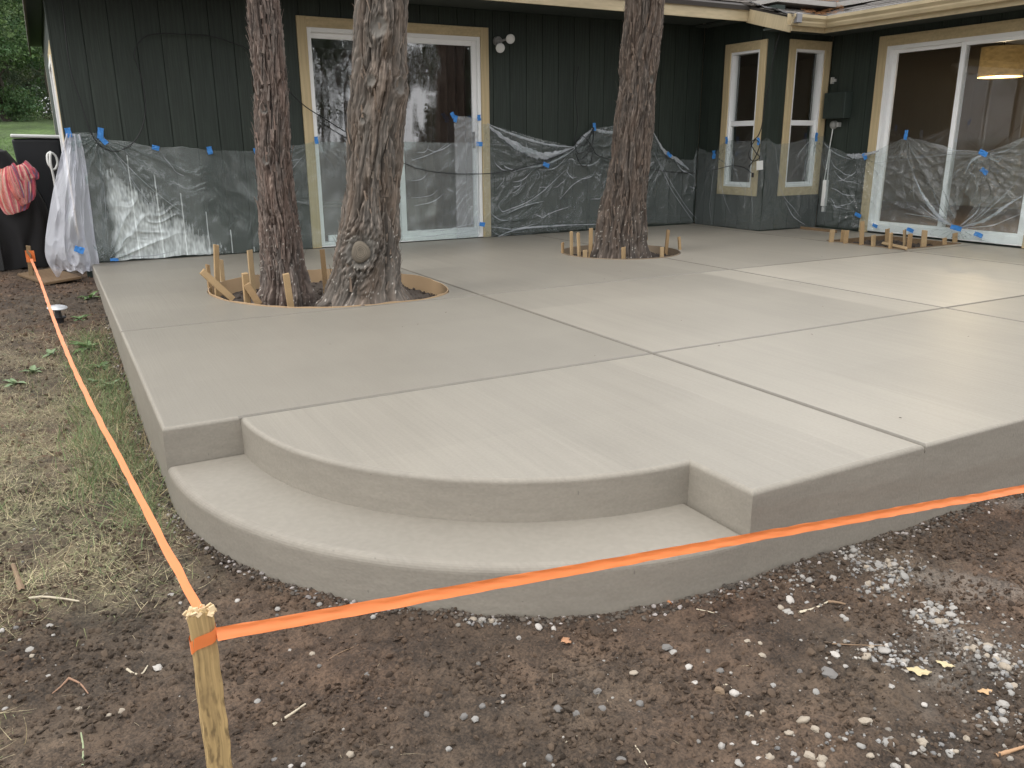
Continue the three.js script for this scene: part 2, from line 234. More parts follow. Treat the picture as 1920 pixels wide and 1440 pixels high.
function sidingRun(wallName, o, dx, dz, nx, nz, len, y0, y1, openings, phase, innerT = 0.14) {
  const w = G(wallName, house); let bi = 0;
  const put = (a, b, c, d, gapL, gapR) => {
    if (b - a < 0.012 || d - c < 0.01) return;
    const A = a + (gapL ? 0.003 : 0), Bq = b - (gapR ? 0.003 : 0), wd = Bq - A, m = (A + Bq) / 2;
    const me = M('siding_board', box(wd, d - c, 0.014), greens[(bi * 7 + Math.round(c * 3)) % 3], w);
    me.position.set(o[0] + dx * m - nx * 0.007, (c + d) / 2, o[1] + dz * m - nz * 0.007); me.rotation.y = Math.atan2(nx, nz);
  };
  const cuts = [0]; for (let p = phase; p < len; p += BW) if (p > 0.02) cuts.push(p); cuts.push(len);
  for (let i = 0; i < cuts.length - 1; i++) {
    bi++; const a = cuts[i], b = cuts[i + 1], es = [a, b]; for (const q of openings) for (const e of [q[0], q[1]]) if (e > a && e < b) es.push(e); es.sort((p, q) => p - q);
    for (let k = 0; k < es.length - 1; k++) { const m = (es[k] + es[k + 1]) / 2, q = openings.find(q => m > q[0] && m < q[1]); const gl = k === 0, gr = k === es.length - 2; if (!q) put(es[k], es[k + 1], y0, y1, gl, gr); else { put(es[k], es[k + 1], q[3], y1, gl, gr); put(es[k], es[k + 1], y0, q[2], gl, gr); } }
  }
  // sheathing behind the boards, with the openings left out
  const gs = [], add = (a, b, c, d) => { if (b - a > 0.005 && d - c > 0.005) { const g = new THREE.BoxGeometry(b - a, d - c, innerT - 0.0145); g.rotateY(Math.atan2(nx, nz)); const m = (a + b) / 2, off = 0.0145 + (innerT - 0.0145) / 2; g.translate(o[0] + dx * m - nx * off, (c + d) / 2, o[1] + dz * m - nz * off); gs.push(g); } };
  const ops = [...openings].sort((p, q) => p[0] - q[0]); let c0 = 0; for (const q of ops) { add(c0, q[0], y0 - 0.25, y1 + 0.1); add(q[0], q[1], q[3], y1 + 0.1); add(q[0], q[1], y0 - 0.25, q[2]); c0 = q[1]; } add(c0, len - 0.02, y0 - 0.25, y1 + 0.1);
  M('sheathing', mergeGeometries(gs), greenFlat, w);
  return w;
}
const HX0 = 0.2; // left corner of the house
const D1 = { x0: 2.33, x1: 4.15, y0: 0.008, y1: 2.06 }, D2 = { z0: -6.36, z1: -4.6, y0: 0.05, y1: 1.965 };
sidingRun('front_wall', [HX0, ZW], 1, 0, 0, 1, XJUT - HX0, 0.006, 2.32, [[D1.x0 - HX0, D1.x1 - HX0, 0.006, D1.y1]], 0.2388 - 0.2032 + 0.2032 - 0.0);
sidingRun('bay_side_wall', [XJUT, ZW], 0, 1, -1, 0, ZJUT - ZW, 0.006, 2.32, [[-7.75 - ZW, -7.285 - ZW, 0.48, 1.985]], 0.15);
sidingRun('bay_front_wall', [XJUT + 0.0148, ZJUT], 1, 0, 0, 1, XWING - XJUT - 0.0148, 0.006, 2.14, [[7.5 - XJUT - 0.0148, 7.95 - XJUT - 0.0148, 0.48, 1.99]], 0.2);
B('corner_board', [XJUT - 0.004, 0.005, ZJUT - 0.05], [XJUT + 0.016, 2.3, ZJUT + 0.004], greens[1], house, 0.002);
sidingRun('wing_wall', [XWING, ZJUT], 0, 1, -1, 0, 4.6, 0.006, 2.14, [[D2.z0 - ZJUT, D2.z1 - ZJUT, 0.006, D2.y1]], 0.13);
sidingRun('left_wall', [HX0, -13.6], 0, 1, -1, 0, 13.6 + ZW - 0.001, -0.08, 2.4, [[4.0, 5.1, 0.3, 1.75]], 0.1);
const sub = { // rooms behind the glass
  wallIn: std(C(0.5, 0.43, 0.35), 0.9), floorIn: std(C(0.16, 0.1, 0.06), 0.6), ceilIn: std(C(0.45, 0.43, 0.4), 0.9)
};
B('rear_wall', [HX0, -0.1, -13.75], [12.6, 2.45, -13.6], sub.wallIn, house); B('far_wall', [12.6, -0.1, -13.75], [12.75, 2.45, -2.5], sub.wallIn, house);
B('wing_end_wall', [XWING, -0.3, -2.5], [12.75, 2.45, -2.36], greenFlat, house);
B('partition', [6.0, 0.02, -13.6], [6.1, 2.44, ZW - 0.2], sub.wallIn, house);
B('floor', [HX0 + 0.15, -0.2, -13.6], [12.6, 0.004, ZW - 0.145], sub.floorIn, house); B('floor', [XWING + 0.145, -0.2, ZW - 0.145], [12.6, 0.004, -2.5], sub.floorIn, house);
B('floor', [XJUT + 0.145, -0.2, ZW - 0.144], [XWING + 0.144, 0.004, ZJUT - 0.145], sub.floorIn, house);
B('ceiling', [HX0 + 0.01, 2.45, -13.7], [12.7, 2.5, ZW - 0.02], sub.ceilIn, house); B('ceiling', [XJUT + 0.02, 2.45, ZW - 0.019], [12.7, 2.5, ZJUT - 0.02], sub.ceilIn, house); B('ceiling', [XWING + 0.02, 2.45, ZJUT - 0.019], [12.7, 2.5, -2.4], sub.ceilIn, house);
// dark curtain inside the left door
M('curtain', gridGeo(160, 4, (u, v) => V(3.16 + u * 1.0, 0.05 + (1 - v) * 2.0, -8.62 + 0.035 * Math.sin(u * 60 + 0.8 * Math.sin(u * 9)))), std(C(0.075, 0.05, 0.04), 0.95, { side: THREE.DoubleSide }), house);
{ // left sliding door
  const d = G('sliding_door', house), z = ZW, t = 0.02, tw = 0.092;
  B('trim_board', [D1.x0 - tw, 0.004, z - 0.01], [D1.x0, D1.y1 + tw, z + t], beige, d, 0.003); B('trim_board', [D1.x1, 0.004, z - 0.01], [D1.x1 + tw, D1.y1 + tw, z + t], beige, d, 0.003); B('trim_board', [D1.x0 + 0.0005, D1.y1, z - 0.01], [D1.x1 - 0.0005, D1.y1 + tw - 0.001, z + t - 0.001], beige, d, 0.003);
  const fr = (n, a, b, c, e, zz, th, mt = vinyl) => B(n, [a, c, zz - th], [b, e, zz], mt, d, 0.004);
  fr('frame', D1.x0 + 0.001, D1.x0 + 0.04, D1.y0, D1.y1 - 0.001, z + 0.008, 0.11); fr('frame', D1.x1 - 0.04, D1.x1 - 0.001, D1.y0, D1.y1 - 0.001, z + 0.008, 0.11); fr('frame', D1.x0 + 0.04, D1.x1 - 0.04, D1.y1 - 0.04, D1.y1 - 0.001, z + 0.008, 0.11); fr('sill', D1.x0 + 0.04, D1.x1 - 0.04, D1.y0, D1.y0 + 0.045, z + 0.012, 0.12);
  const xm = 3.22, a0 = D1.x0 + 0.04, a1 = D1.x1 - 0.04, yb = D1.y0 + 0.045, yt = D1.y1 - 0.04;
  // fixed left panel, sliding right panel
  for (const [p, q, zz] of [[a0, xm + 0.03, z - 0.06], [xm - 0.01, a1, z - 0.02]]) {
    const s = 0.058; fr('stile', p, p + (p === a0 ? 0.012 : s), yb, yt, zz, 0.032); fr('stile', q - 0.05, q, yb, yt, zz, 0.032); fr('rail', p + s, q - 0.05, yb, yb + 0.062, zz, 0.032); fr('rail', p + s * (p === a0 ? 0.2 : 1), q - 0.05, yt - 0.05, yt, zz, 0.032);
    const gp = M('glass_pane', new THREE.PlaneGeometry(q - p - 0.05, yt - yb - 0.1), glassWavy, d); gp.position.set((p + q) / 2, (yb + yt) / 2, zz - 0.016);
  }
  B('door_handle', [D1.x1 - 0.1, 0.95, z - 0.02], [D1.x1 - 0.082, 1.12, z + 0.018], std(C(0.03, 0.03, 0.03), 0.4), d, 0.004);
}
{ // right sliding door, in the wing
  const d = G('sliding_door', house), x = XWING, t = 0.02, tw = 0.1;
  B('trim_board', [x - t, 0.004, D2.z0 - tw], [x + 0.01, D2.y1 + 0.105, D2.z0], beige, d, 0.003); B('trim_board', [x - t, 0.004, D2.z1], [x + 0.01, D2.y1 + 0.105, D2.z1 + tw], beige, d, 0.003); B('trim_board', [x - t + 0.001, D2.y1, D2.z0 + 0.0005], [x + 0.01, D2.y1 + 0.104, D2.z1 - 0.0005], beige, d, 0.003);
  const fr = (n, a, b, c, e, xx, th, mt = vinyl) => B(n, [xx, c, a], [xx + th, e, b], mt, d, 0.004);
  fr('frame', D2.z0 + 0.001, D2.z0 + 0.04, 0.02, D2.y1 - 0.001, x - 0.008, 0.11); fr('frame', D2.z1 - 0.04, D2.z1 - 0.001, 0.02, D2.y1 - 0.001, x - 0.008, 0.11); fr('frame', D2.z0 + 0.04, D2.z1 - 0.04, D2.y1 - 0.04, D2.y1 - 0.001, x - 0.008, 0.11); fr('sill', D2.z0 + 0.04, D2.z1 - 0.04, 0.02, 0.1, x - 0.012, 0.12);
  const zm = -5.49, a0 = D2.z0 + 0.04, a1 = D2.z1 - 0.04, yb = 0.1, yt = D2.y1 - 0.04;
  for (const [p, q, xx] of [[a0, zm + 0.02, x + 0.05], [zm - 0.03, a1, x + 0.012]]) {
    fr('stile', p, p + 0.05, yb, yt, xx, 0.032); fr('stile', q - 0.04, q, yb, yt, xx, 0.032); fr('rail', p + 0.05, q - 0.04, yb, yb + 0.03, xx, 0.032); fr('rail', p + 0.05, q - 0.04, yt - 0.035, yt, xx, 0.032);
    const gp = M('glass_pane', new THREE.PlaneGeometry(q - p - 0.07, yt - yb - 0.04), glass, d); gp.rotation.y = -Math.PI / 2; gp.position.set(xx + 0.016, (yb + yt) / 2, (p + q) / 2);
  }
}
function narrowWindow(face) { // the two narrow single-hung windows of the bay
  const w = G('window', house), O = 0.095, W = 0.46, H = 1.5, y0 = 0.485;
  const put = (n, a, b, c, e, front, th, mt, r = 0.003) => { const g = B(n, [a, c, front - th], [b, e, front], mt, w, r); return g; };
  put('trim_board', -W / 2 - O, -W / 2, y0 - O, y0 + H + O, 0.02, 0.03, beige); put('trim_board', W / 2, W / 2 + O, y0 - O, y0 + H + O, 0.02, 0.03, beige); put('trim_board', -W / 2 + 0.0005, W / 2 - 0.0005, y0 + H, y0 + H + O - 0.001, 0.019, 0.03, beige); put('trim_board', -W / 2 + 0.0005, W / 2 - 0.0005, y0 - O + 0.001, y0, 0.019, 0.03, beige);
  put('frame', -W / 2, -W / 2 + 0.028, y0, y0 + H, 0.008, 0.09, vinyl); put('frame', W / 2 - 0.028, W / 2, y0, y0 + H, 0.008, 0.09, vinyl); put('frame', -W / 2 + 0.028, W / 2 - 0.028, y0 + H - 0.028, y0 + H, 0.008, 0.09, vinyl); put('frame', -W / 2 + 0.028, W / 2 - 0.028, y0, y0 + 0.028, 0.008, 0.09, vinyl);
  const ym = 1.2; put('meeting_rail', -W / 2 + 0.028, W / 2 - 0.028, ym - 0.028, ym + 0.03, -0.012, 0.045, vinyl);
  put('sash', -W / 2 + 0.028, -W / 2 + 0.052, y0 + 0.028, ym - 0.028, -0.014, 0.03, vinyl); put('sash', W / 2 - 0.052, W / 2 - 0.028, y0 + 0.028, ym - 0.028, -0.014, 0.03, vinyl); put('sash', -W / 2 + 0.052, W / 2 - 0.052, y0 + 0.028, y0 + 0.055, -0.014, 0.03, vinyl);
  for (const [c, e, zz] of [[y0 + 0.05, ym - 0.02, -0.026], [ym + 0.02, y0 + H - 0.02, -0.05]]) { const gp = M('glass_pane', new THREE.PlaneGeometry(W - 0.056, e - c), glass, w); gp.position.set(0, (c + e) / 2, zz); }
  if (face === 'side') { w.position.set(XJUT, 0, -7.518); w.rotation.y = -Math.PI / 2; } else w.position.set(7.725, 0, ZJUT);
}
narrowWindow('side'); narrowWindow('front');
{ // window in the left gable wall, seen edge on
  const w = G('window', house), x = HX0;
  const a = -9.6, b = -8.5;
  B('trim_board', [x - 0.02, 0.2, b], [x + 0.005, 1.86, b + 0.1], beige, w, 0.003); B('trim_board', [x - 0.02, 0.2, a - 0.1], [x + 0.005, 1.86, a], beige, w, 0.003); B('trim_board', [x - 0.019, 1.75, a], [x + 0.005, 1.859, b], beige, w, 0.003); B('trim_board', [x - 0.019, 0.201, a], [x + 0.005, 0.3, b], beige, w, 0.003);
  B('frame', [x - 0.03, 0.3, b - 0.05], [x + 0.05, 1.75, b], vinyl, w, 0.003); B('frame', [x - 0.03, 0.3, a], [x + 0.05, 1.75, a + 0.05], vinyl, w, 0.003); B('frame', [x - 0.03, 0.3, a + 0.05], [x + 0.05, 0.35, b - 0.05], vinyl, w, 0.003); B('frame', [x - 0.03, 1.7, a + 0.05], [x + 0.05, 1.75, b - 0.05], vinyl, w, 0.003);
  const gp = M('glass_pane', new THREE.PlaneGeometry(1.04, 1.4), glass, w); gp.rotation.y = -Math.PI / 2; gp.position.set(x + 0.01, 1.02, (a + b) / 2);
  B('corner_board', [HX0 - 0.018, 0.004, ZW - 0.09], [HX0 - 0.001, 2.32, ZW - 0.001], greens[0], house, 0.002);
}
// roof
const PITCH = 0.3, yMain = z => 2.245 + PITCH * (-6.74 - z), yWing = x => 2.245 + PITCH * (x - 7.5);
const roof = G('roof', house);
const deckMat = std(C(0.045, 0.038, 0.033), 0.95), soffitMat = std(C(0.04, 0.05, 0.043), 0.8), creamMat = std(C(0.66, 0.55, 0.37), 0.5, { map: beigeTex });
function roofDeck(poly, yf, th) {
  const tri = THREE.ShapeUtils.triangulateShape(poly.map(([x, z]) => new THREE.Vector2(x, -z)), []), pos = [], idx = [], n = poly.length;
  for (const s of [0, th]) for (const [x, z] of poly) pos.push(x, yf(x, z) - s, z);
  for (const [a, b, c] of tri) { idx.push(a, b, c, n + a, n + c, n + b); }
  for (let i = 0; i < n; i++) { const j = (i + 1) % n; idx.push(i, i + n, j, j, i + n, j + n); }
  const g = new THREE.BufferGeometry(); g.setAttribute('position', new THREE.Float32BufferAttribute(pos, 3)); g.setIndex(idx); const q = g.toNonIndexed(); q.computeVertexNormals(); return q;
}
M('roof_deck', roofDeck([[0.06, -7.31], [6.98, -7.31], [6.98, -6.7], [7.46, -6.7], [12.9, -12.14], [12.9, -14], [0.06, -14]], (x, z) => yMain(z), 0.045), deckMat, roof);
M('roof_deck', roofDeck([[7.46, -6.699], [7.46, -2.2], [12.9, -2.2], [12.9, -12.139]], (x, z) => yWing(x), 0.045), deckMat, roof);
{
  const sg = box(0.298, 0.007, 0.2), shT = tex(256, 256, (u, v) => g3(0.75 + 0.22 * pn(u * 60, v * 60, 60, 60) + 0.18 * pfbm(u, v, 6, 6, 4)));
  const shM = [[0.16, 0.14, 0.12], [0.21, 0.19, 0.165], [0.26, 0.235, 0.21], [0.18, 0.15, 0.125]].map(c => std(C(...c), 0.95, { map: shT }));
  const ang = Math.atan(PITCH);
  for (let k = 0; k < 15; k++) for (let i = 0; i < 12; i++) { // main roof, towards the yard
    const z = -6.66 - k * 0.137, x = 5.6 + i * 0.3 + (k % 2) * 0.15; if (x < 6.98 && z > -7.36 || x + 0.15 > 7.5 + (-6.74 - z) + 0.05) continue;
    const m = M('shingle', sg, shM[Math.floor(rnd() * 4)], roof); m.position.set(x, yMain(z - 0.1) + 0.009 + rr(0, 0.003), z - 0.1); m.rotation.set(ang - 0.03, rr(-0.006, 0.006), rr(-0.012, 0.012));
  }
  for (let k = 0; k < 13; k++) for (let i = 0; i < 9; i++) { // wing roof
    const x = 7.43 + k * 0.137, z = -4.1 - i * 0.3 - (k % 2) * 0.15; if (z - 0.15 < -6.74 - (x - 7.5) - 0.05) continue;
    const m = M('shingle', sg, shM[Math.floor(rnd() * 4)], roof); m.position.set(x + 0.1, yWing(x + 0.1) + 0.009 + rr(0, 0.003), z); m.rotation.set(0, -Math.PI / 2 + rr(-0.006, 0.006), 0); m.rotateX(ang - 0.03 + rr(-0.01, 0.01));
  }
  B('fascia', [0.07, 2.262, -7.352], [6.985, 2.386, -7.33], creamMat, house, 0.002);
  const rk = M('fascia', box(0.022, 0.135, 0.66), creamMat, house); rk.position.set(6.99, 2.235, -7.015); rk.rotation.x = 0.257;
  B('fascia', [6.98, 2.098, -6.7], [7.48, 2.2, -6.68], creamMat, house, 0.002); B('fascia', [7.46, 2.098, -6.679], [7.48, 2.2, -2.2], creamMat, house, 0.002);
  const gs = new THREE.Shape(); [[0, 0], [0.06, 0], [0.075, 0.03], [0.075, 0.045], [0.1, 0.075], [0.1, 0.105], [0.088, 0.105], [0.086, 0.08], [0.062, 0.05], [0.055, 0.01], [0.006, 0.01], [0.006, 0.115], [0, 0.115]].forEach(([x, y], i) => i ? gs.lineTo(x, y) : gs.moveTo(x, y)); gs.closePath();
  const gut = len => new THREE.ExtrudeGeometry(gs, { depth: len, bevelEnabled: false });
  const g1 = M('gutter', gut(0.56), creamMat, house); g1.rotation.y = -Math.PI / 2; g1.position.set(7.46, 2.142, -6.68); // faces the yard
  const g2 = M('gutter', gut(4.4), creamMat, house); g2.rotation.y = Math.PI; g2.position.set(7.46, 2.142, -2.2);
  B('gutter_bracket', [6.92, 2.16, -6.62], [6.99, 2.25, -6.56], std(C(0.3, 0.3, 0.32), 0.4, { metalness: 0.7 }), house, 0.004);
  B('soffit', [0.07, 2.325, ZW + 0.002], [6.98, 2.345, -7.353], soffitMat, house); B('soffit', [7.48, 2.142, ZJUT + 0.002], [XWING + 0.02, 2.16, -2.2], soffitMat, house); B('soffit', [6.99, 2.142, ZJUT + 0.001], [7.479, 2.16, -6.7], soffitMat, house); B('soffit', [6.99, 2.3, -8.2], [XJUT + 0.01, 2.32, ZJUT], soffitMat, house);
  B('barge_board', [0.038, 2.2, -14], [0.058, 2.4, -7.31], std(C(0.06, 0.045, 0.035), 0.8), house); B('soffit', [0.06, 2.326, -13.9], [HX0 - 0.002, 2.345, ZW], soffitMat, house);
  // torn roofing felt curling over the rake
  M('roofing_felt', gridGeo(24, 6, (u, v) => V(6.94 + v * 0.16, yMain(-7.36 + u * 0.7) + 0.02 + 0.025 * Math.abs(Math.sin(u * 7 + v)) * (1 - v) + 0.01 * n2(u * 8, v * 3), -7.36 + u * 0.7)), std(C(0.05, 0.046, 0.045), 0.9, { side: THREE.DoubleSide }), roof);
  // litter of needles in the valley
  const nd = new THREE.InstancedMesh(new THREE.BoxGeometry(0.05, 0.002, 0.002), std(C(0.42, 0.2, 0.08), 0.9), 500), mm = new THREE.Matrix4();
  for (let i = 0; i < 500; i++) { const t = rr(0, 2.2), o = rr(-0.16, 0.16); const x = 7.55 + t + o, z = -6.8 - t + o; mm.makeRotationFromEuler(new THREE.Euler(rr(-0.3, 0.3), rr(0, 6), rr(-0.3, 0.3))); mm.setPosition(x, Math.max(yMain(z), yWing(x)) + 0.022 + rr(0, 0.02), z); nd.setMatrixAt(i, mm); }
  nd.name = 'needle_litter'; nd.userData.kind = 'stuff'; roof.add(nd);
}

// ---------------------------------------------------------------- tree wells: soil, forms
const wellSoil = std(C(0.06, 0.047, 0.038), 0.95, { bumpMap: soilBump, bumpScale: 0.006 });
function soilBed(label, cx, cz, rx, rz, y) {
  const g = gridGeo(90, 90, (u, v) => { const a = u * 2 * Math.PI, r = Math.pow(v, 0.7); const x = cx + rx * r * Math.cos(a), z = cz + rz * r * Math.sin(a); return V(x, y + 0.03 * fbm2(x * 5, z * 5, 3) + 0.008 * n2(x * 30, z * 30) + 0.006 * n2(x * 60, z * 60), z); });
  g.index.array.reverse(); g.computeVertexNormals();
  return tag(M('soil_bed', g, wellSoil), label, 'soil', null, 'structure');
}
soilBed('dark loose soil round the two trunks in the oval opening', 1.69, -5.92, 0.98, 1.06, -0.11);
soilBed('dark soil round the leaning trunk in the round opening', W2.x, W2.z, 0.66, 0.66, -0.07);
soilBed('dark soil in the square opening before the wing door', 7.5, -5.58, 0.72, 0.72, -0.045);
soilBed('dark soil in the small opening in the wall corner', 7.89, -6.77, 0.36, 0.42, -0.1);
const woodTex = tex(256, 512, (u, v) => { const w = pn(u * 8, v * 2, 8, 2); const k = 0.8 + 0.12 * Math.sin((u * 9 + 1.4 * w) * 6.28) * 0.5 + 0.1 * pn(u * 60, v * 4, 60, 4) + 0.07 * pfbm(u, v, 4, 4, 4); return [k, k * 0.97, k * 0.92]; });
woodTex.repeat.set(8, 2.5);
const pines = [[0.62, 0.45, 0.26], [0.56, 0.39, 0.22], [0.66, 0.5, 0.31], [0.3, 0.21, 0.13]].map(c => std(C(...c), 0.75, { map: woodTex }));
const oldWood = std(C(0.34, 0.25, 0.15), 0.85, { map: woodTex });
{ // bent hardboard form lining the oval well
  const n = 140, pts = well1Curve.getSpacedPoints(n); let cx = 1.69, cz = -5.9;
  const ringGeo = (r0, r1) => { // closed band with thickness
    const P = pts.slice(0, n); const pos = [], idx = [];
    for (const p of P) { const d = V(p.x - cx, 0, p.z - cz).normalize(); const wob = 0.004 * n2(p.x * 4, p.z * 4); for (const [o, y] of [[r0, 0.005 + wob], [r1, 0.005 + wob], [r1, -0.2], [r0, -0.2]]) pos.push(p.x - d.x * o, y, p.z - d.z * o); }
    for (let i = 0; i < n; i++) { const a = i * 4, b = ((i + 1) % n) * 4; for (let k = 0; k < 4; k++) { const k2 = (k + 1) % 4; idx.push(a + k, b + k, a + k2, a + k2, b + k, b + k2); } }
    const g = new THREE.BufferGeometry(); g.setAttribute('position', new THREE.Float32BufferAttribute(pos, 3)); g.setIndex(idx); const q = g.toNonIndexed(); q.computeVertexNormals(); return uvMetres(q);
  };
  tag(M('form_liner', ringGeo(0.003, 0.009), std(C(0.42, 0.29, 0.17), 0.7, { side: THREE.DoubleSide })), 'bent brown hardboard form lining the oval tree opening', 'form board');
  const rg = new THREE.CylinderGeometry(W2.r - 0.004, W2.r - 0.004, 0.2, 90, 1, true); rg.translate(W2.x, -0.094, W2.z);
  tag(M('form_liner', rg, std(C(0.3, 0.23, 0.16), 0.7, { side: THREE.DoubleSide })), 'bent hardboard form lining the round opening of the leaning trunk', 'form board');
}
const fb = 0.019, sqLab = 'rough wooden form board edging the square opening';
for (const [a, b] of [[[SQ[0] + 0.002, SQ[2] + 0.002], [SQ[0] + 0.002 + fb, SQ[3] - 0.002]], [[SQ[1] - 0.002 - fb, SQ[2] + 0.002], [SQ[1] - 0.002, SQ[3] - 0.002]], [[SQ[0] + 0.03, SQ[2] + 0.002], [SQ[1] - 0.03, SQ[2] + 0.002 + fb]], [[SQ[0] + 0.03, SQ[3] - 0.002 - fb], [SQ[1] - 0.03, SQ[3] - 0.002]]])
  tag(B('form_board', [a[0], -0.15, a[1]], [b[0], 0.006, b[1]], pines[3], scene, 0.002), sqLab, 'form board', 'boards round the square opening');
tag(B('form_board', [CR[0] + 0.003, -0.15, CR[2] + 0.004], [CR[0] + 0.022, 0.03, CR[3] - 0.004], pines[3], scene, 0.002), 'form board edging the small opening in the wall corner', 'form board');
// stakes: bottom pixel, top pixel, width px, lean handled by the two ends; y of the foot
const STEM = {};
function stakeBetween(p, q, w, d, mat, label, group, cat = 'stake', name = 'form_stake') {
  const L = p.distanceTo(q), k = [w, d, L].map(v => v.toFixed(3)).join();
  if (!STEM[k]) { const g = new RoundedBoxGeometry(w, L, d, 2, 0.0025); const P = g.attributes.position; for (let i = 0; i < P.count; i++) { const y = P.getY(i); if (y > L / 2 - 0.004) P.setY(i, y + 0.007 * n2(P.getX(i) * 80, P.getZ(i) * 80 + L * 7)); } g.translate(0, L / 2, 0); STEM[k] = g; }
  const m = M(name, STEM[k], mat); m.position.copy(p); m.quaternion.setFromUnitVectors(V(0, 1, 0), q.clone().sub(p).normalize()); m.rotateY(rr(-0.4, 0.4)); tag(m, label, cat, group); return m;
}
function pxStake(bx, by, tx, ty, wpx, yFoot, label, group, o = {}) {
  const b = at(bx, by, 'y', yFoot), n = V(b.x, 0, b.z).normalize(), t = onPlane(tx, ty, n, b), dist = b.clone().sub(EYE).dot(FWD), w = wpx / F * dist;
  const dir = t.clone().sub(b).normalize(), foot = b.clone().addScaledVector(dir, -0.14);
  return stakeBetween(foot, t, w, o.thick || 0.019, pines[Math.floor(rnd() * 3)], label, group);
}
const L1 = 'short pine stake standing on the rim of the oval two-trunk opening', Gr1 = 'form stakes round the oval opening';
pxStake(408, 553, 405, 459, 9.5, -0.02, 'tall pine stake standing at the end of the oval opening', null);
for (const [a, b, c, d, w] of [[394, 545, 389, 496, 7], [418, 532, 414, 487, 8], [474, 534, 468, 469, 10], [464, 568, 459, 512, 12], [545, 573, 536, 513, 12], [610, 533, 604, 468, 9]]) pxStake(a, b, c, d, w, -0.02, L1, Gr1);
{ const a = at(437, 562, 'y', -0.03), b = onPlane(378, 508, V(a.x, 0, a.z).normalize(), a); b.y += 0; stakeBetween(a, b, 0.045, 0.02, pines[0], 'pine kicker lying tilted across the rim beside the tall stake', null); const c = at(486, 571, 'y', -0.03), e = onPlane(462, 533, V(c.x, 0, c.z).normalize(), c); stakeBetween(c, e, 0.045, 0.02, pines[1], 'short pine brace leaning on the rim of the oval opening', null); }
for (const [a, b, c, d, w, own] of [[1055, 477, 1055, 455, 5], [1072, 481, 1071, 434, 5.5], [1086, 482, 1084, 436, 6.5], [1097, 484, 1097, 469, 8, 'shortest pine stake, a stub on the rim beside the leaning trunk'], [1107, 479, 1108, 428, 7, 'tallest pine stake, close against the foot of the leaning trunk'], [1169, 486, 1169, 463, 8], [1241, 482, 1241, 464, 7], [1249, 469, 1253, 431, 6, 'tilted pine stake on the far rim beside the leaning trunk'], [1275, 471, 1273, 444, 5], [1212, 452, 1212, 427, 4]]) pxStake(a, b, c, d, w, -0.015, own || 'middling pine stake standing round the foot of the leaning trunk', 'form stakes round the leaning trunk');
for (const [a, b, c, d, w] of [[1520, 425, 1523, 391, 8], [1533, 426, 1534, 397, 8], [1594, 428, 1594, 405, 6], [1561, 429, 1562, 405, 7]]) pxStake(a, b, c, d, w, -0.01, 'pine stake standing in the corner below the meter box', 'form stakes below the meter box');
for (const [a, b, c, d, w, own] of [[1558, 456, 1561, 431, 9], [1579, 456, 1581, 431, 7], [1585, 458, 1588, 432, 8], [1615, 461, 1617, 415, 8, 'tallest pine stake at the square opening, before the wing door trim'], [1637, 464, 1638, 441, 9], [1663, 453, 1664, 429, 8], [1669, 468, 1671, 437, 9], [1696, 455, 1696, 431, 8], [1704, 467, 1707, 439, 9], [1731, 465, 1734, 432, 10.5], [1771, 461, 1771, 446, 8, 'shortest pine stake at the square opening'], [1790, 456, 1791, 437, 9]]) pxStake(a, b, c, d, w, -0.01, own || 'middling pine stake standing round the square opening before the wing door', 'form stakes round the square opening');
stakeBetween(at(1655, 456, 'y', 0.0), at(1700, 466, 'y', 0.02), 0.03, 0.02, pines[2], 'loose pine stick lying across the square opening', null, 'stick', 'wooden_stick');

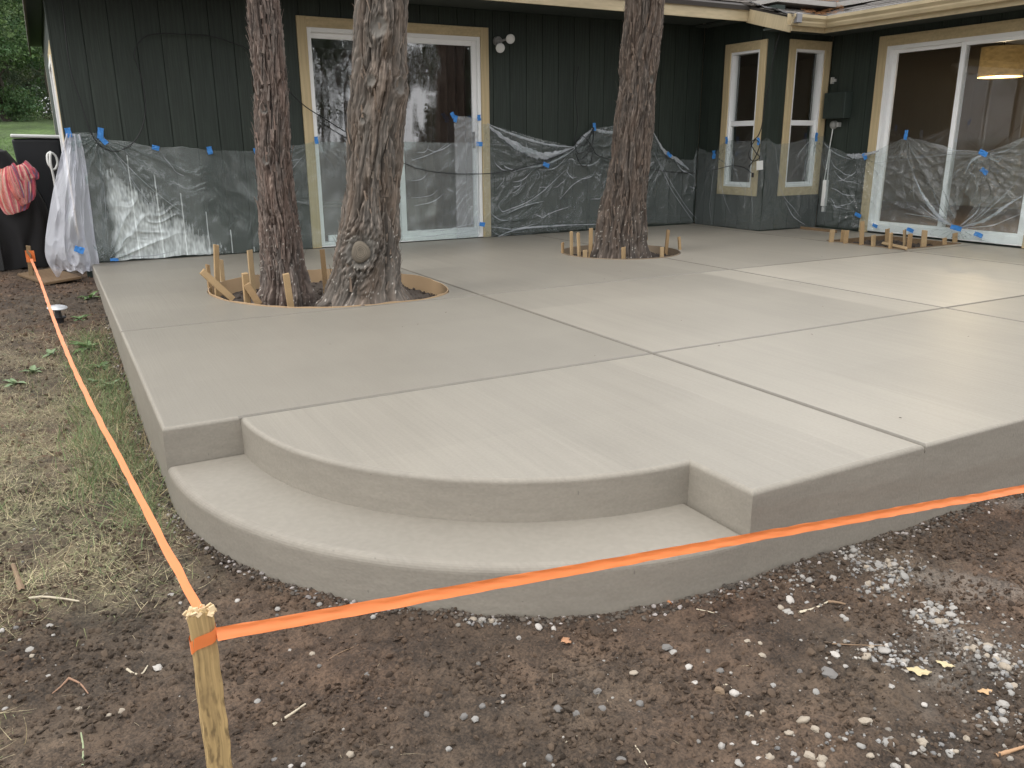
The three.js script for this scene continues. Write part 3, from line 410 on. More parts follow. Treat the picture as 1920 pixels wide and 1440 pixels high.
// ---------------------------------------------------------------- the three trunks
function barkTree(name, label, base, rows, o) {
  const n = V(base.x, 0, base.z).normalize(), side = V(-n.z, 0, n.x).multiplyScalar(-1);
  const R = rows.map(([y, a, b]) => { const p = onPlane(a, y, n, base), q = onPlane(b, y, n, base); return { y: (p.y + q.y) / 2, c: p.clone().add(q).multiplyScalar(0.5), r: p.distanceTo(q) / 2 }; }).sort((p, q) => p.y - q.y);
  const lo = R[0], hi = R[R.length - 1], h2 = R.find(r => r.y > hi.y - 0.9);
  const lean = hi.c.clone().sub(h2.c).divideScalar(hi.y - h2.y); lean.y = 0;
  const spine = y => {
    if (y <= lo.y) return { x: lo.c.x, z: lo.c.z, r: lo.r * (1 + 0.5 * (lo.y - y)) };
    if (y >= hi.y) { const d = y - hi.y; return { x: hi.c.x + lean.x * d * 0.7, z: hi.c.z + lean.z * d * 0.7, r: Math.max(0.05, hi.r * (1 - d * 0.1)) }; }
    for (let i = 1; i < R.length; i++) if (y <= R[i].y) { const a = R[i - 1], b = R[i], t = sst(0, 1, (y - a.y) / (b.y - a.y)) * 0.4 + 0.6 * (y - a.y) / (b.y - a.y); return { x: mix(a.c.x, b.c.x, t), z: mix(a.c.z, b.c.z, t), r: mix(a.r, b.r, t) }; }
  };
  const ys = []; for (let y = -0.18; y < 2.5; y += 0.0085) ys.push(y); for (let y = 2.5; y <= 6.6; y += 0.12) ys.push(y);
  const N = 250, pos = [], col = [], idx = [], sd = o.seed;
  const knots = o.knots.map(([px, py, r, deep]) => { const p = onPlane(px, py, n, base), s = spine(p.y); const off = clamp(((p.x - s.x) * side.x + (p.z - s.z) * side.z) / s.r, -0.95, 0.95); const th = Math.asin(off); return { y: p.y, th, r, deep }; }); // angle measured from the eye side
  const thEye = Math.atan2(-n.z, -n.x), sgn = Math.sign(Math.cos(thEye + 0.1) * side.x + Math.sin(thEye + 0.1) * side.z - Math.cos(thEye) * side.x - Math.sin(thEye) * side.z);
  for (const y of ys) {
    const s = spine(y); const tw = o.twist * y + 0.25 * n2(y * 0.7, sd);
    for (let i = 0; i < N; i++) {
      const th = i / N * 2 * Math.PI, ph = th + tw + 0.05 * n3(Math.cos(th) * 2, Math.sin(th) * 2, y * 2.5 + sd), r0 = 0.22, cx = Math.cos(ph) * r0, cz = Math.sin(ph) * r0;
      let warpY = 0, kn = 0, grey = 0;
      for (const k of knots) { let dt = th - thEye - sgn * k.th; dt = Math.atan2(Math.sin(dt), Math.cos(dt)); const d = Math.hypot(dt * s.r, (y - k.y) * 0.8), e = d / k.r; if (e < 3.5) { kn += 0.4 * k.r * Math.exp(-((e - 1.25) ** 2) / 0.4) * (1 + 0.5 * n2(dt * 9, y * 20)) - (e < 1 ? k.deep * (1 - e ** 4) : 0); warpY += k.r * 1.6 * Math.exp(-e * e / 2.2) * Math.sign(dt || 1); grey = Math.max(grey, sst(1.15, 0.8, e)); } }
      const wx = warpY * 0.9;
      const f1 = n3(cx * o.furrow + wx * 6, cz * o.furrow, y * 1.5 + sd), f2 = n3(cx * o.furrow * 2.3 + wx * 9, cz * o.furrow * 2.3 + 7, y * 2.6 + sd);
      const val = sst(0, 0.3, Math.abs(f1)), val2 = sst(0, 0.35, Math.abs(f2));
      const fib = n3(cx * 75 + wx * 20, cz * 75, y * 4.5 + sd), fib2 = n3(cx * 150, cz * 150, y * 9 + sd), pl = n3(cx * 26, cz * 26, y * 20 + sd), lob = n3(cx * 5, cz * 5, y * 0.55 + sd);
      const br = Math.abs(n3(cx * 12, cz * 12, y * 17 + sd * 2)); const plate = o.plates * sst(0.0, 0.18, br);
      let d = 0.022 * lob + (0.03 * (val - 1) + 0.014 * (val2 - 1)) * (1 - grey) + (0.0042 * fib + 0.0022 * fib2 + 0.003 * pl + 0.006 * (plate - o.plates)) * (1 - 0.85 * grey) + kn;
      const root = sst(0.3, -0.15, y); d += root * 0.035 * Math.cos(th * 5 + sd + 2 * n2(th, sd));
      const rad = s.r + d - 0.004;
      pos.push(s.x + Math.cos(th) * rad, y, s.z + Math.sin(th) * rad);
      const tone = 0.8 + 0.18 * fib + 0.14 * fib2 + 0.25 * n3(cx * 9, cz * 9, y * 3 + 40), red = clamp(o.red + 0.75 * n3(cx * 8 + 3, cz * 8, y * 2.2 + sd)), pale = sst(0.35, 0.8, fib + 0.45 * pl) * 0.8;
      let c = [mix(o.a[0], o.b[0], red), mix(o.a[1], o.b[1], red), mix(o.a[2], o.b[2], red)].map(v => v * tone);
      c = [mix(c[0], 0.36, pale * 0.42), mix(c[1], 0.29, pale * 0.42), mix(c[2], 0.24, pale * 0.42)];
      c = [mix(c[0], 0.15, grey * 0.8), mix(c[1], 0.14, grey * 0.8), mix(c[2], 0.125, grey * 0.8)];
      const lich = n3(cx * 60, cz * 60, y * 40); if (y < 0.45 && lich > 0.82) c = [0.5, 0.47, 0.42]; // flecks of splashed plaster
      col.push(Math.max(0.02, c[0]), Math.max(0.018, c[1]), Math.max(0.015, c[2]));
    }
  }
  for (let j = 0; j < ys.length - 1; j++) for (let i = 0; i < N; i++) { const a = j * N + i, b = j * N + (i + 1) % N, c = a + N, e = b + N; idx.push(a, c, b, b, c, e); }
  const g = new THREE.BufferGeometry(); g.setAttribute('position', new THREE.Float32BufferAttribute(pos, 3)); g.setAttribute('color', new THREE.Float32BufferAttribute(col, 3)); g.setIndex(idx); g.computeVertexNormals();
  const t = tag(G(name), label, 'tree');
  M('trunk', g, std(C(1, 1, 1), 0.92, { vertexColors: true }), t);
  // loose strips of bark
  const fl = gridGeo(2, 6, (u, v) => V((u - 0.5) * 0.014 * (1 - v * 0.5), v * 0.07, 0.016 * v * v)), fm = new THREE.InstancedMesh(fl, std(C(1, 1, 1), 0.95, { side: THREE.DoubleSide }), 900), mt = new THREE.Matrix4(), q = new THREE.Quaternion(), cc = new THREE.Color();
  for (let i = 0; i < 900; i++) { const y = rr(0.05, 2.45), th = rr(0, 6.283), s = spine(y), rad = s.r + 0.02 * 0 - 0.006 + rr(-0.004, 0.006); q.setFromEuler(new THREE.Euler(rr(-0.08, 0.14) + (rnd() < 0.5 ? Math.PI : 0), Math.PI / 2 - th, rr(-0.25, 0.25), 'YXZ')); mt.compose(V(s.x + Math.cos(th) * rad, y, s.z + Math.sin(th) * rad), q, V(rr(0.5, 1.4), rr(0.4, 1.5), rr(0.4, 1.3))); fm.setMatrixAt(i, mt); const k = rr(0.7, 1.5), rd = rnd(); cc.setRGB(k * mix(o.a[0], o.b[0], rd), k * mix(o.a[1], o.b[1], rd), k * mix(o.a[2], o.b[2], rd)); fm.setColorAt(i, cc); }
  fm.name = 'bark_strips'; fm.userData.kind = 'stuff'; t.add(fm);
  return { t, spine, n, base };
}
const t1 = barkTree('cedar_tree', 'slim reddish brown trunk with blocky bark in the oval opening', V(1.38, -0.05, -5.98), [[0, 460, 524], [90, 467, 532], [180, 474, 542], [270, 476, 547], [355, 482, 554], [400, 484, 559], [450, 486, 566], [500, 487, 570], [530, 486, 577], [556, 480, 584]], { seed: 11, furrow: 11, twist: 0.05, plates: 1, red: 0.5, a: [0.145, 0.12, 0.105], b: [0.175, 0.123, 0.1], knots: [[495, 205, 0.028, 0.02], [498, 300, 0.026, 0.02]] });
const t2 = barkTree('cedar_tree', 'thick gnarled grey brown trunk with knots and a sawn branch stub', V(1.78, -0.05, -5.35), [[0, 662, 764], [60, 661, 761], [110, 660, 762], [150, 657, 766], [180, 655, 765], [215, 651, 761], [250, 650, 756], [300, 647, 755], [340, 646, 751], [400, 640, 750], [450, 631, 752], [500, 622, 752], [540, 611, 756], [572, 596, 776]], { seed: 27, furrow: 7, twist: 0.22, plates: 0.25, red: 0.2, a: [0.125, 0.108, 0.092], b: [0.165, 0.122, 0.092], knots: [[708, 57, 0.05, 0.012], [748, 163, 0.045, 0.03], [680, 224, 0.026, 0.02], [676, 463, 0.09, 0.02], [695, 155, 0.03, 0.01]] });
const t3 = barkTree('cedar_tree', 'leaning brown trunk with stringy bark in the round opening', V(4.655, -0.05, -6.36), [[0, 1172, 1246], [50, 1169, 1244], [110, 1162, 1237], [165, 1160, 1230], [230, 1151, 1227], [280, 1146, 1221], [340, 1136, 1216], [400, 1124, 1211], [450, 1116, 1211], [486, 1108, 1220]], { seed: 41, furrow: 10, twist: -0.05, plates: 0, red: 0.3, a: [0.098, 0.08, 0.067], b: [0.15, 0.108, 0.082], knots: [[1222, 150, 0.03, 0.02]] });
{ // sawn stub on the thick trunk
  const p = onPlane(676, 465, t2.n, t2.base), s = t2.spine(p.y); const out = V(EYE.x - p.x, 0, EYE.z - p.z).normalize(); const off = p.clone().sub(V(s.x, p.y, s.z)); const face = V(s.x, p.y, s.z).add(off).addScaledVector(out, Math.sqrt(Math.max(0.01, s.r ** 2 - off.lengthSq())) + 0.012);
  const pr = []; for (const [r, h] of [[0.0001, 0.03], [0.02, 0.031], [0.05, 0.03], [0.066, 0.026], [0.071, 0.015], [0.073, -0.02], [0.08, -0.1]]) pr.push(new THREE.Vector2(r, h)); pr.reverse();
  const g = new THREE.LatheGeometry(pr, 40); const P = g.attributes.position; for (let i = 0; i < P.count; i++) { const a = Math.atan2(P.getZ(i), P.getX(i)), k = 1 + 0.08 * Math.cos(2 * a + 1) + 0.05 * Math.sin(3 * a); P.setX(i, P.getX(i) * k * 0.82); P.setZ(i, P.getZ(i) * k * 0.98); } g.computeVertexNormals();
  const stubTex = tex(256, 256, (u, v) => { const k = 0.78 + 0.15 * pfbm(u, v, 6, 6, 4) + 0.1 * Math.sin(v * 90); return [k, k * 0.97, k * 0.92]; });
  const m = M('branch_stub', g, std(C(0.21, 0.188, 0.16), 0.85, { map: stubTex }), t2.t); m.position.copy(face); m.quaternion.setFromUnitVectors(V(0, 1, 0), out.clone().setY(0.12).normalize()); m.userData.label = 'grey sawn branch stub with a round cut face';
}

// ---------------------------------------------------------------- foliage
const leafShape = (() => { // a clump: small pointed leaves spread through a ball
  const gs = []; for (let i = 0; i < 34; i++) { const g = new THREE.BufferGeometry(); const L = rr(0.1, 0.17), w = L * 0.34; g.setAttribute('position', new THREE.Float32BufferAttribute([0, 0, 0, w, L * 0.45, 0.01, 0, L, 0, -w, L * 0.45, 0.01], 3)); g.setIndex([0, 1, 2, 0, 2, 3]); g.rotateX(rr(-1.4, 1.4)); g.rotateY(rr(0, 6.28)); g.rotateZ(rr(-1.4, 1.4)); const a = rr(0, 6.28), e = Math.acos(rr(-1, 1)), r = 0.42 * Math.cbrt(rnd()); g.translate(r * Math.sin(e) * Math.cos(a), r * Math.cos(e), r * Math.sin(e) * Math.sin(a)); gs.push(g); }
  const m = mergeGeometries(gs); m.computeVertexNormals(); return m;
})();
const leafMat = phy(C(1, 1, 1), 0.85, { side: THREE.DoubleSide, transmission: 0.25, thickness: 0 });
const barkDark = std(C(0.07, 0.058, 0.048), 0.95);
function crown(parent, blobs, count, tint, scale = 1) {
  const im = new THREE.InstancedMesh(leafShape, leafMat, count), m = new THREE.Matrix4(), q = new THREE.Quaternion(), c = new THREE.Color(); const tot = blobs.reduce((s, b) => s + b[3] ** 2, 0);
  let k = 0; blobs.forEach((b, bi) => { const nb = bi === blobs.length - 1 ? count - k : Math.round(count * b[3] ** 2 / tot); for (let i = 0; i < nb && k < count; i++) { const a = rr(0, 6.283), e = Math.acos(rr(-1, 1)), r = b[3] * Math.pow(rnd(), 0.45); q.setFromEuler(new THREE.Euler(rr(0, 6), rr(0, 6), rr(0, 6))); const s = rr(0.6, 1.25) * scale; m.compose(V(b[0] + r * Math.sin(e) * Math.cos(a), b[1] + 0.75 * r * Math.cos(e), b[2] + r * Math.sin(e) * Math.sin(a)), q, V(s, s, s)); im.setMatrixAt(k, m); const t = rr(0.65, 1.35), w = rr(-0.15, 0.15); c.setRGB(tint[0] * t * (1 + w), tint[1] * t, tint[2] * t * (1 - w)); im.setColorAt(k, c); k++; } });
  im.name = 'crown'; im.userData.kind = 'stuff'; parent.add(im); return im;
}
for (const [tt, sc] of [[t1, 1], [t2, 1.15], [t3, 1.1]]) { const s = tt.spine(6.4), bl = []; for (let i = 0; i < 7; i++) bl.push([s.x + rr(-1.2, 1.2) * sc, rr(5.2, 8.2), s.z + rr(-1.2, 1.2) * sc, rr(0.5, 0.9)]); crown(tt.t, bl, 170, [0.05, 0.075, 0.04]); for (let i = 0; i < 5; i++) { const y = rr(4.6, 6.4), p = tt.spine(y), b = bl[i]; M('limb', tube([V(p.x, y, p.z), V((p.x + b[0]) / 2, (y + b[1]) / 2 + 0.1, (p.z + b[2]) / 2), V(b[0], b[1], b[2])], 0.035, 8, 6), barkDark, tt.t); } }
function yardTree(label, group, x, z, h, r, tint, count, low, cs) {
  const t = tag(G('leafy_tree'), label, 'tree', group), y0 = groundY(x, z), tr = 0.04 + h * 0.011, pts = []; for (let i = 0; i <= 6; i++) pts.push(V(x + 0.25 * n2(i * 0.5, x), y0 - 0.2 + h * 0.85 * i / 6, z + 0.25 * n2(i * 0.5, z + 9)));
  const g = tube(pts, 1, 24, 9), P = g.attributes.position, cv = new THREE.CatmullRomCurve3(pts); for (let i = 0; i < P.count; i++) { const row = Math.floor(i / 10) / 24, c = cv.getPointAt(row), k = tr * (1.25 - row) * (row < 0.06 ? 1.3 : 1); P.setXYZ(i, c.x + (P.getX(i) - c.x) * k, c.y + (P.getY(i) - c.y) * k, c.z + (P.getZ(i) - c.z) * k); } g.computeVertexNormals(); M('trunk', g, barkDark, t);
  const bl = []; for (let i = 0; i < 11; i++) { const a = i * 2.4, f = rr(low, 1), rad = r * (0.35 + 0.65 * Math.sin(Math.PI * clamp((f - low) / (1.05 - low) * 0.85 + 0.12))); bl.push([x + Math.cos(a) * rad * rr(0.3, 0.9), y0 + h * f, z + Math.sin(a) * rad * rr(0.3, 0.9), r * rr(0.28, 0.48)]); }
  for (let i = 0; i < 7; i++) { const b = bl[i], c = cv.getPointAt(clamp((b[1] - y0) / (h * 0.85) * 0.75, 0.2, 0.95)); M('limb', tube([c, V((c.x + b[0]) / 2, (c.y + b[1]) / 2 + 0.15, (c.z + b[2]) / 2), V(b[0], b[1], b[2])], tr * 0.28, 8, 5), barkDark, t); }
  crown(t, bl, count, tint, cs);
}
// beyond the lawn, left of the house
const treeKinds = [['grey green leafy tree standing beyond the lawn', [0.2, 0.24, 0.15]], ['deep green leafy tree standing beyond the lawn', [0.11, 0.19, 0.07]]];
for (const [x, z, h, r, c, n, s] of [[-1.4, -27, 9, 2.6, 0, 1500, 0.75], [0.6, -29, 10, 3, 1, 1500, 0.75], [-3.4, -30, 10, 3.2, 0, 1300, 0.8], [-0.6, -35, 13, 3.6, 0, 1500, 0.9], [-2.6, -38, 14, 4, 1, 1300, 1], [1.4, -41, 14, 4.2, 1, 1200, 1.1], [-0.8, -46, 16, 4.6, 0, 1200, 1.2], [-6.5, -33, 11, 3.8, 0, 600, 1.2], [-6.2, -21, 8, 2.6, 1, 500, 1.1], [-8.5, -14, 8, 2.8, 1, 500, 1.1], [-10, -8.5, 8, 2.8, 0, 500, 1.1], [-9, -2, 8, 2.8, 1, 400, 1.2], [-0.9, -31, 4.2, 1.9, 1, 800, 0.6], [0.7, -33, 4.6, 2.2, 0, 800, 0.6], [-2.2, -33, 4.4, 2.1, 0, 800, 0.6], [-0.1, -37, 6, 2.6, 1, 800, 0.8], [-1.6, -41, 7, 3, 0, 800, 0.9], [-3.6, -42, 7, 3, 1, 700, 0.9], [1.2, -47, 8, 3.4, 0, 700, 1]]) yardTree(treeKinds[c][0], ['grey green trees beyond the lawn', 'deep green trees beyond the lawn'][c], x, z, h, r, treeKinds[c][1], n, h < 8 ? 0.08 : 0.2, s);
// behind the photographer: tall crowns that shade the yard, mirrored in the door glass
for (const [x, z, h, r, lw] of [[3.2, 7, 9.5, 2.6, 0.5], [7.6, 6.2, 9.5, 2.7, 0.55], [11.8, 8.5, 10, 3.0], [15, 13, 10, 3.0], [5.6, 13, 11, 3.0, 0.5], [10, 17, 10, 2.6, 0.55], [-4.5, 11, 9, 2.6], [12.4, 9.6, 6.5, 2.2, 0.12], [15.2, 11.6, 7, 2.4, 0.12], [8.2, 12.6, 5.4, 1.7, 0.25], [9.9, 10.2, 5, 1.3, 0.3], [17.5, 17, 8, 3, 0.1]].map(q => [...q, 0.42])) yardTree('tall leafy tree standing across the yard from the house', 'trees across the yard', x, z, h, r, [0.06, 0.095, 0.04], x < 11 && lw < 0.35 ? 130 : 420, lw, lw < 0.35 ? 0.8 : 1.2);

// ---------------------------------------------------------------- clear plastic sheeting taped to the walls
const ridge = (v, p = 3) => Math.pow(Math.max(0, 1 - Math.abs(v)), p);
const film = phy(C(0.86, 0.9, 0.9), 0.13, { transmission: 0.915, thickness: 0, ior: 1.5, side: THREE.DoubleSide });
const milky = phy(C(0.82, 0.83, 0.9), 0.3, { transmission: 0.55, thickness: 0, ior: 1.5, side: THREE.DoubleSide });
const folded = phy(C(0.85, 0.87, 0.9), 0.22, { transmission: 0.66, thickness: 0, ior: 1.5, side: THREE.DoubleSide });
let sheetA, sheetC, sheetD, sheetE;
// wall frames: s runs along the wall, outwards is n
const WALLS = {
  front: { px: (x, y) => { const p = at(x, y, 'z', ZW + 0.03); return [p.x, p.y]; }, to: (s, y, d) => V(s, y, ZW + d) },
  side: { px: (x, y) => { const p = at(x, y, 'x', XJUT - 0.03); return [p.z, p.y]; }, to: (s, y, d) => V(XJUT - d, y, s) },
  bay: { px: (x, y) => { const p = at(x, y, 'z', ZJUT + 0.03); return [p.x, p.y]; }, to: (s, y, d) => V(s, y, ZJUT + d) },
  wing: { px: (x, y) => { const p = at(x, y, 'x', XWING - 0.03); return [p.z, p.y]; }, to: (s, y, d) => V(XWING - d, y, s) }
};
function sheetGeo(wall, top, bot, anchors, o = {}) {
  const W = WALLS[wall], T = top.map(p => W.px(...p)).sort((a, b) => a[0] - b[0]); if (o.s0 !== undefined) T.unshift([o.s0, o.y0 ?? T[0][1]]); if (o.s1 !== undefined) T.push([o.s1, o.y1 ?? T[T.length - 1][1]]);
  const A = anchors.map(a => { const q = W.px(a[0], a[1]); return { s: q[0], y: q[1], amp: a[2] ?? 0.03, len: a[3] ?? 0.45, k: a[4] ?? 7 }; });
  const s0 = T[0][0], s1 = T[T.length - 1][0], yTop = s => { for (let i = 1; i < T.length; i++) if (s <= T[i][0]) { const t = (s - T[i - 1][0]) / (T[i][0] - T[i - 1][0]); return mix(T[i - 1][1], T[i][1], t); } return T[T.length - 1][1]; };
  const ns = Math.round((s1 - s0) / 0.011), nt = o.nt || 110, cr = o.crinkle ?? 0.01, sd = o.seed || 0, base = o.base ?? 0.034;
  const f = (u, v) => {
    const s = mix(s0, s1, u), y = mix(yTop(s) + 0.004 * n2(s * 9, sd), bot + 0.012 * n2(s * 2.3, sd + 5) + 0.004 * n2(s * 11, sd), v);
    let d = 0; for (const a of A) { const dx = s - a.s, dy = y - a.y, r = Math.hypot(dx, dy); if (r > a.len * 3.2) continue; const an = Math.atan2(dy, dx); const w = an * a.k + 1.1 * n2(an * 2.3 + a.s * 7, a.y * 5) + 0.35 * n2(s * 5, y * 5 + sd); d += a.amp * Math.min(1, r / 0.1) * Math.exp(-r / a.len) * ridge(Math.sin(w), 2.2); }
    const wx = s * 3.1 + 0.5 * n2(s * 2, y * 2 + sd), wy = y * 3.1 + 0.5 * n2(s * 2 + 9, y * 2);
    const dirn = 0.6 * wx + (o.slant ?? -0.9) * wy;
    const patch = sst(-0.2, 0.5, n2(s * 1.3 + sd, y * 1.3));
    const lng = 0.6 * wy - (o.slant ?? -0.9) * wx; d += cr * patch * (1.5 * ridge(n2(dirn * 1.5, lng * 0.22 + sd), 6) + 0.9 * ridge(n2(dirn * 3.4 + 5, lng * 0.35 + sd), 6) + 0.22 * ridge(n2(wx * 2.6, wy * 2.6 + sd), 6) + 0.07 * ridge(n2(wx * 6, wy * 6 + sd), 4));
    d += 0.004 * n2(s * 7 + sd, y * 5) + (o.low ? o.low * sst(0.16, 0.0, y) * ridge(n2(s * 0.5, y * 22 + sd), 3) : 0);
    if (v > 0.985) d *= 0.4;
    return W.to(s, y, base + Math.max(-0.008, d * (0.35 + 0.65 * Math.min(1, v * 12 + 0.1))));
  };
  const hs = o.hole ? o.hole.map(p => W.px(...p)) : null;
  const inside = (x, y) => { let c = false; for (let i = 0, j = hs.length - 1; i < hs.length; j = i++) if ((hs[i][1] > y) !== (hs[j][1] > y) && x < (hs[j][0] - hs[i][0]) * (y - hs[i][1]) / (hs[j][1] - hs[i][1]) + hs[i][0]) c = !c; return c; };
  return { geo: gridGeo(ns, nt, f, hs ? { skip: (u, v) => { const s = mix(s0, s1, u); return inside(s, mix(yTop(s), bot, v)); } } : {}), s0, s1, yTop };
}
function rollGeo(wall, pts, r, sd, d0 = 0.05) { // gathered fold along a line
  const W = WALLS[wall], cv = new THREE.CatmullRomCurve3(pts.map(p => { const q = W.px(p[0], p[1]); return W.to(q[0], q[1], d0); })), n = 90, m = 14;
  return gridGeo(n, m, (u, v) => { const c = cv.getPoint(u), a = v * 2 * Math.PI, rad = r * (0.25 + 0.75 * Math.sin(Math.PI * u)) * (0.75 + 0.5 * n2(u * 9 + sd, Math.cos(a) * 1.5) + 0.25 * n2(u * 30, Math.sin(a) * 2 + sd)); const nrm = W.to(0, 0, 1).sub(W.to(0, 0, 0)); return c.clone().addScaledVector(nrm, Math.cos(a) * rad * 0.45).add(V(0, Math.sin(a) * rad, 0)); });
}
{ // left sheet: corner of the house to the far stile of the left door; white chalky patch near the corner
  const sh = sheetGeo('front', [[124, 250], [150, 248], [188, 250], [200, 262], [240, 265], [290, 277], [340, 275], [395, 282], [470, 283], [520, 275], [560, 272], [592, 265], [646, 267], [755, 266], [842, 268], [893, 268]], 0.014, [[128, 248, 0.05, 0.4, 9], [188, 254, 0.06, 0.5, 8], [200, 490, 0.05, 0.35, 9], [290, 277, 0.012, 0.3, 7], [592, 265, 0.02, 0.22, 10], [895, 268, 0.03, 0.3, 9], [900, 420, 0.02, 0.25, 9], [680, 440, 0.012, 0.3, 7]], { seed: 3, crinkle: 0.007, slant: 0.5, nt: 130 });
  const tm = tex(1024, 256, (u, v) => {
    const s = mix(sh.s0, sh.s1, u), y = mix(sh.yTop(s), 0.014, v);
    const edge = 0.74 - (s - 0.5) * 0.86 + 0.1 * fbm2(s * 6, y * 3, 4) + 0.05 * n2(s * 30, y * 12); let k = 0.965;
    const chalk = sst(-0.12, 0.12, edge - y + 0.06 * n2(s * 45, y * 5)) * sst(0.42, 0.5, s + 0.02 * n2(y * 6, 2)) * (0.75 + 0.35 * fbm2(s * 22, y * 6, 3)); k -= 0.78 * clamp(chalk * (0.8 + 0.25 * n2(s * 40, y * 12)));
    const seam = Math.abs(((s - HX0 - 0.24) / BW + 100) % 1 - 0.0); if (s > 0.5 && s < 1.75 && y < 1.05 - (s - 0.5) * 0.85) k -= 0.55 * sst(0.035, 0.0, Math.min(seam, 1 - seam)); // film pushed into the grooves
    const l2 = 0.12 * sst(1.3, 1.2, s); k -= l2 * 0.5; k -= 0.06 * sst(0.2, 0.7, n2(s * 3, y * 3)); if (s > 2.33 && s < 4.15) k -= 0.06; return g3(clamp(k));
  }, false);
  const m = sheetA = tag(M('plastic_sheet', sh.geo, phy(C(0.82, 0.88, 0.87), 0.22, { transmission: 0.97, transmissionMap: tm, thickness: 0, ior: 1.5, side: THREE.DoubleSide })), 'clear plastic sheet with a white chalky patch, taped along the wall and left door', 'plastic sheet');
  // loose end billowing round the corner
  const Lb = [[124, 250], [112, 300], [101, 350], [92, 400], [85, 450], [86, 482], [100, 500]].map(p => at(p[0], p[1], 'z', ZW + 0.06)), Rb = [[150, 252], [160, 300], [166, 350], [172, 400], [178, 450], [184, 480], [186, 496]].map(p => at(p[0], p[1], 'z', ZW + 0.05));
  const lc = new THREE.CatmullRomCurve3(Lb), rc = new THREE.CatmullRomCurve3(Rb);
  const g = gridGeo(90, 120, (u, v) => { const a = lc.getPoint(v), b = rc.getPoint(v); const p = a.clone().lerp(b, u); const bow = Math.sin(Math.PI * Math.min(1, u * 1.05)) * sst(0, 0.5, v); const fo = ridge(Math.sin(u * 7 + 1.6 * n2(u * 2, v * 1.5)), 1.2); p.z += 0.16 * bow + 0.05 * v * fo + 0.022 * n2(u * 3, v * 3) + 0.008 * ridge(n2(u * 6, v * 5), 3) + 0.03 * sst(0.85, 1, v) * n2(u * 9, v * 5); p.y -= v > 0.8 ? (v - 0.8) * 5 * 0.12 * (0.5 + 0.5 * n2(u * 3, 3)) : 0; return p; });
  const e = M('loose_end', g, milky, m); e.userData.label = 'milky doubled loose end hanging round the house corner';
  const ends = rollGeo('front', [[180, 262], [192, 330], [198, 400], [204, 480]], 0.025, 4, 0.06); M('gathered_fold', ends, folded, m);
}
{ const sh = sheetGeo('front', [[849, 217], [870, 219], [893, 222]], 0.02, [[849, 217, 0.03, 0.3, 8], [893, 222, 0.03, 0.3, 8]], { seed: 8, crinkle: 0.008, base: 0.052 }); tag(M('plastic_sheet', sh.geo, phy(C(0.88, 0.9, 0.92), 0.2, { transmission: 0.78, thickness: 0, ior: 1.5, side: THREE.DoubleSide })), 'narrow strip of clear plastic hanging over the left door handle', 'plastic sheet'); }
{
  const sh = sheetGeo('front', [[904, 231], [950, 243], [1000, 258], [1040, 267], [1075, 276], [1090, 258], [1108, 241], [1150, 236], [1200, 231], [1225, 252], [1245, 285], [1262, 298], [1300, 300]], 0.014, [[905, 232, 0.06, 0.6, 9], [1075, 277, 0.06, 0.5, 10], [1108, 242, 0.045, 0.4, 9], [1020, 310, 0.05, 0.35, 9], [903, 420, 0.05, 0.4, 10], [897, 270, 0.04, 0.35, 9], [1250, 290, 0.05, 0.5, 8]], { seed: 14, crinkle: 0.02, slant: -1.1, low: 0.045, nt: 150, s1: 7.11, y1: 0.93 });
  const m = sheetC = tag(M('plastic_sheet', sh.geo, film), 'crumpled clear plastic sheet swagged across the wall behind the leaning trunk', 'plastic sheet');
  for (const [p, r, sd] of [[[[916, 238], [948, 262], [985, 283], [1015, 292], [1045, 287], [1076, 277]], 0.045, 1], [[[912, 232], [960, 252], [1020, 270], [1074, 276]], 0.014, 2], [[[1072, 279], [1090, 260], [1108, 243]], 0.03, 5], [[[1107, 241], [1130, 247], [1160, 249]], 0.02, 6], [[[1224, 250], [1244, 284], [1268, 300], [1290, 318]], 0.03, 7], [[[900, 462], [960, 432], [1040, 423], [1120, 420]], 0.01, 9]]) M('gathered_fold', rollGeo('front', p, r, sd), folded, m);
  for (const [p, r, sd] of [[[[962, 322], [985, 314], [1020, 309], [1060, 290], [1075, 280]], 0.012, 11], [[[1048, 374], [1075, 345], [1110, 326]], 0.006, 12], [[[950, 400], [985, 385], [1018, 377]], 0.006, 13], [[[948, 394], [985, 380], [1015, 360], [1060, 318]], 0.006, 14], [[[1015, 407], [1040, 396], [1065, 388]], 0.005, 15]]) M('crease', rollGeo('front', p, r, sd, 0.044), folded, m);
}
{
  const a = sheetGeo('side', [[1340, 290], [1352, 272], [1366, 263], [1400, 265], [1424, 262], [1432, 264]], 0.014, [[1340, 290, 0.05, 0.4, 8], [1366, 262, 0.03, 0.4, 8], [1424, 263, 0.04, 0.5, 9]], { seed: 22, crinkle: 0.012, s0: -8.2, y0: 0.93, s1: ZJUT + 0.036, y1: 1.04 });
  const b = sheetGeo('bay', [[1446, 265], [1455, 271], [1480, 268], [1526, 258]], 0.014, [[1424, 263, 0.04, 0.5, 9], [1526, 258, 0.04, 0.5, 9]], { seed: 25, crinkle: 0.012, s0: XJUT - 0.036, y0: 1.04, s1: XWING - 0.04, y1: 1.06 });
  sheetD = tag(M('plastic_sheet', mergeGeometries([a.geo, b.geo]), film), 'clear plastic sheet wrapped round the bay below its two narrow windows', 'plastic sheet');
}
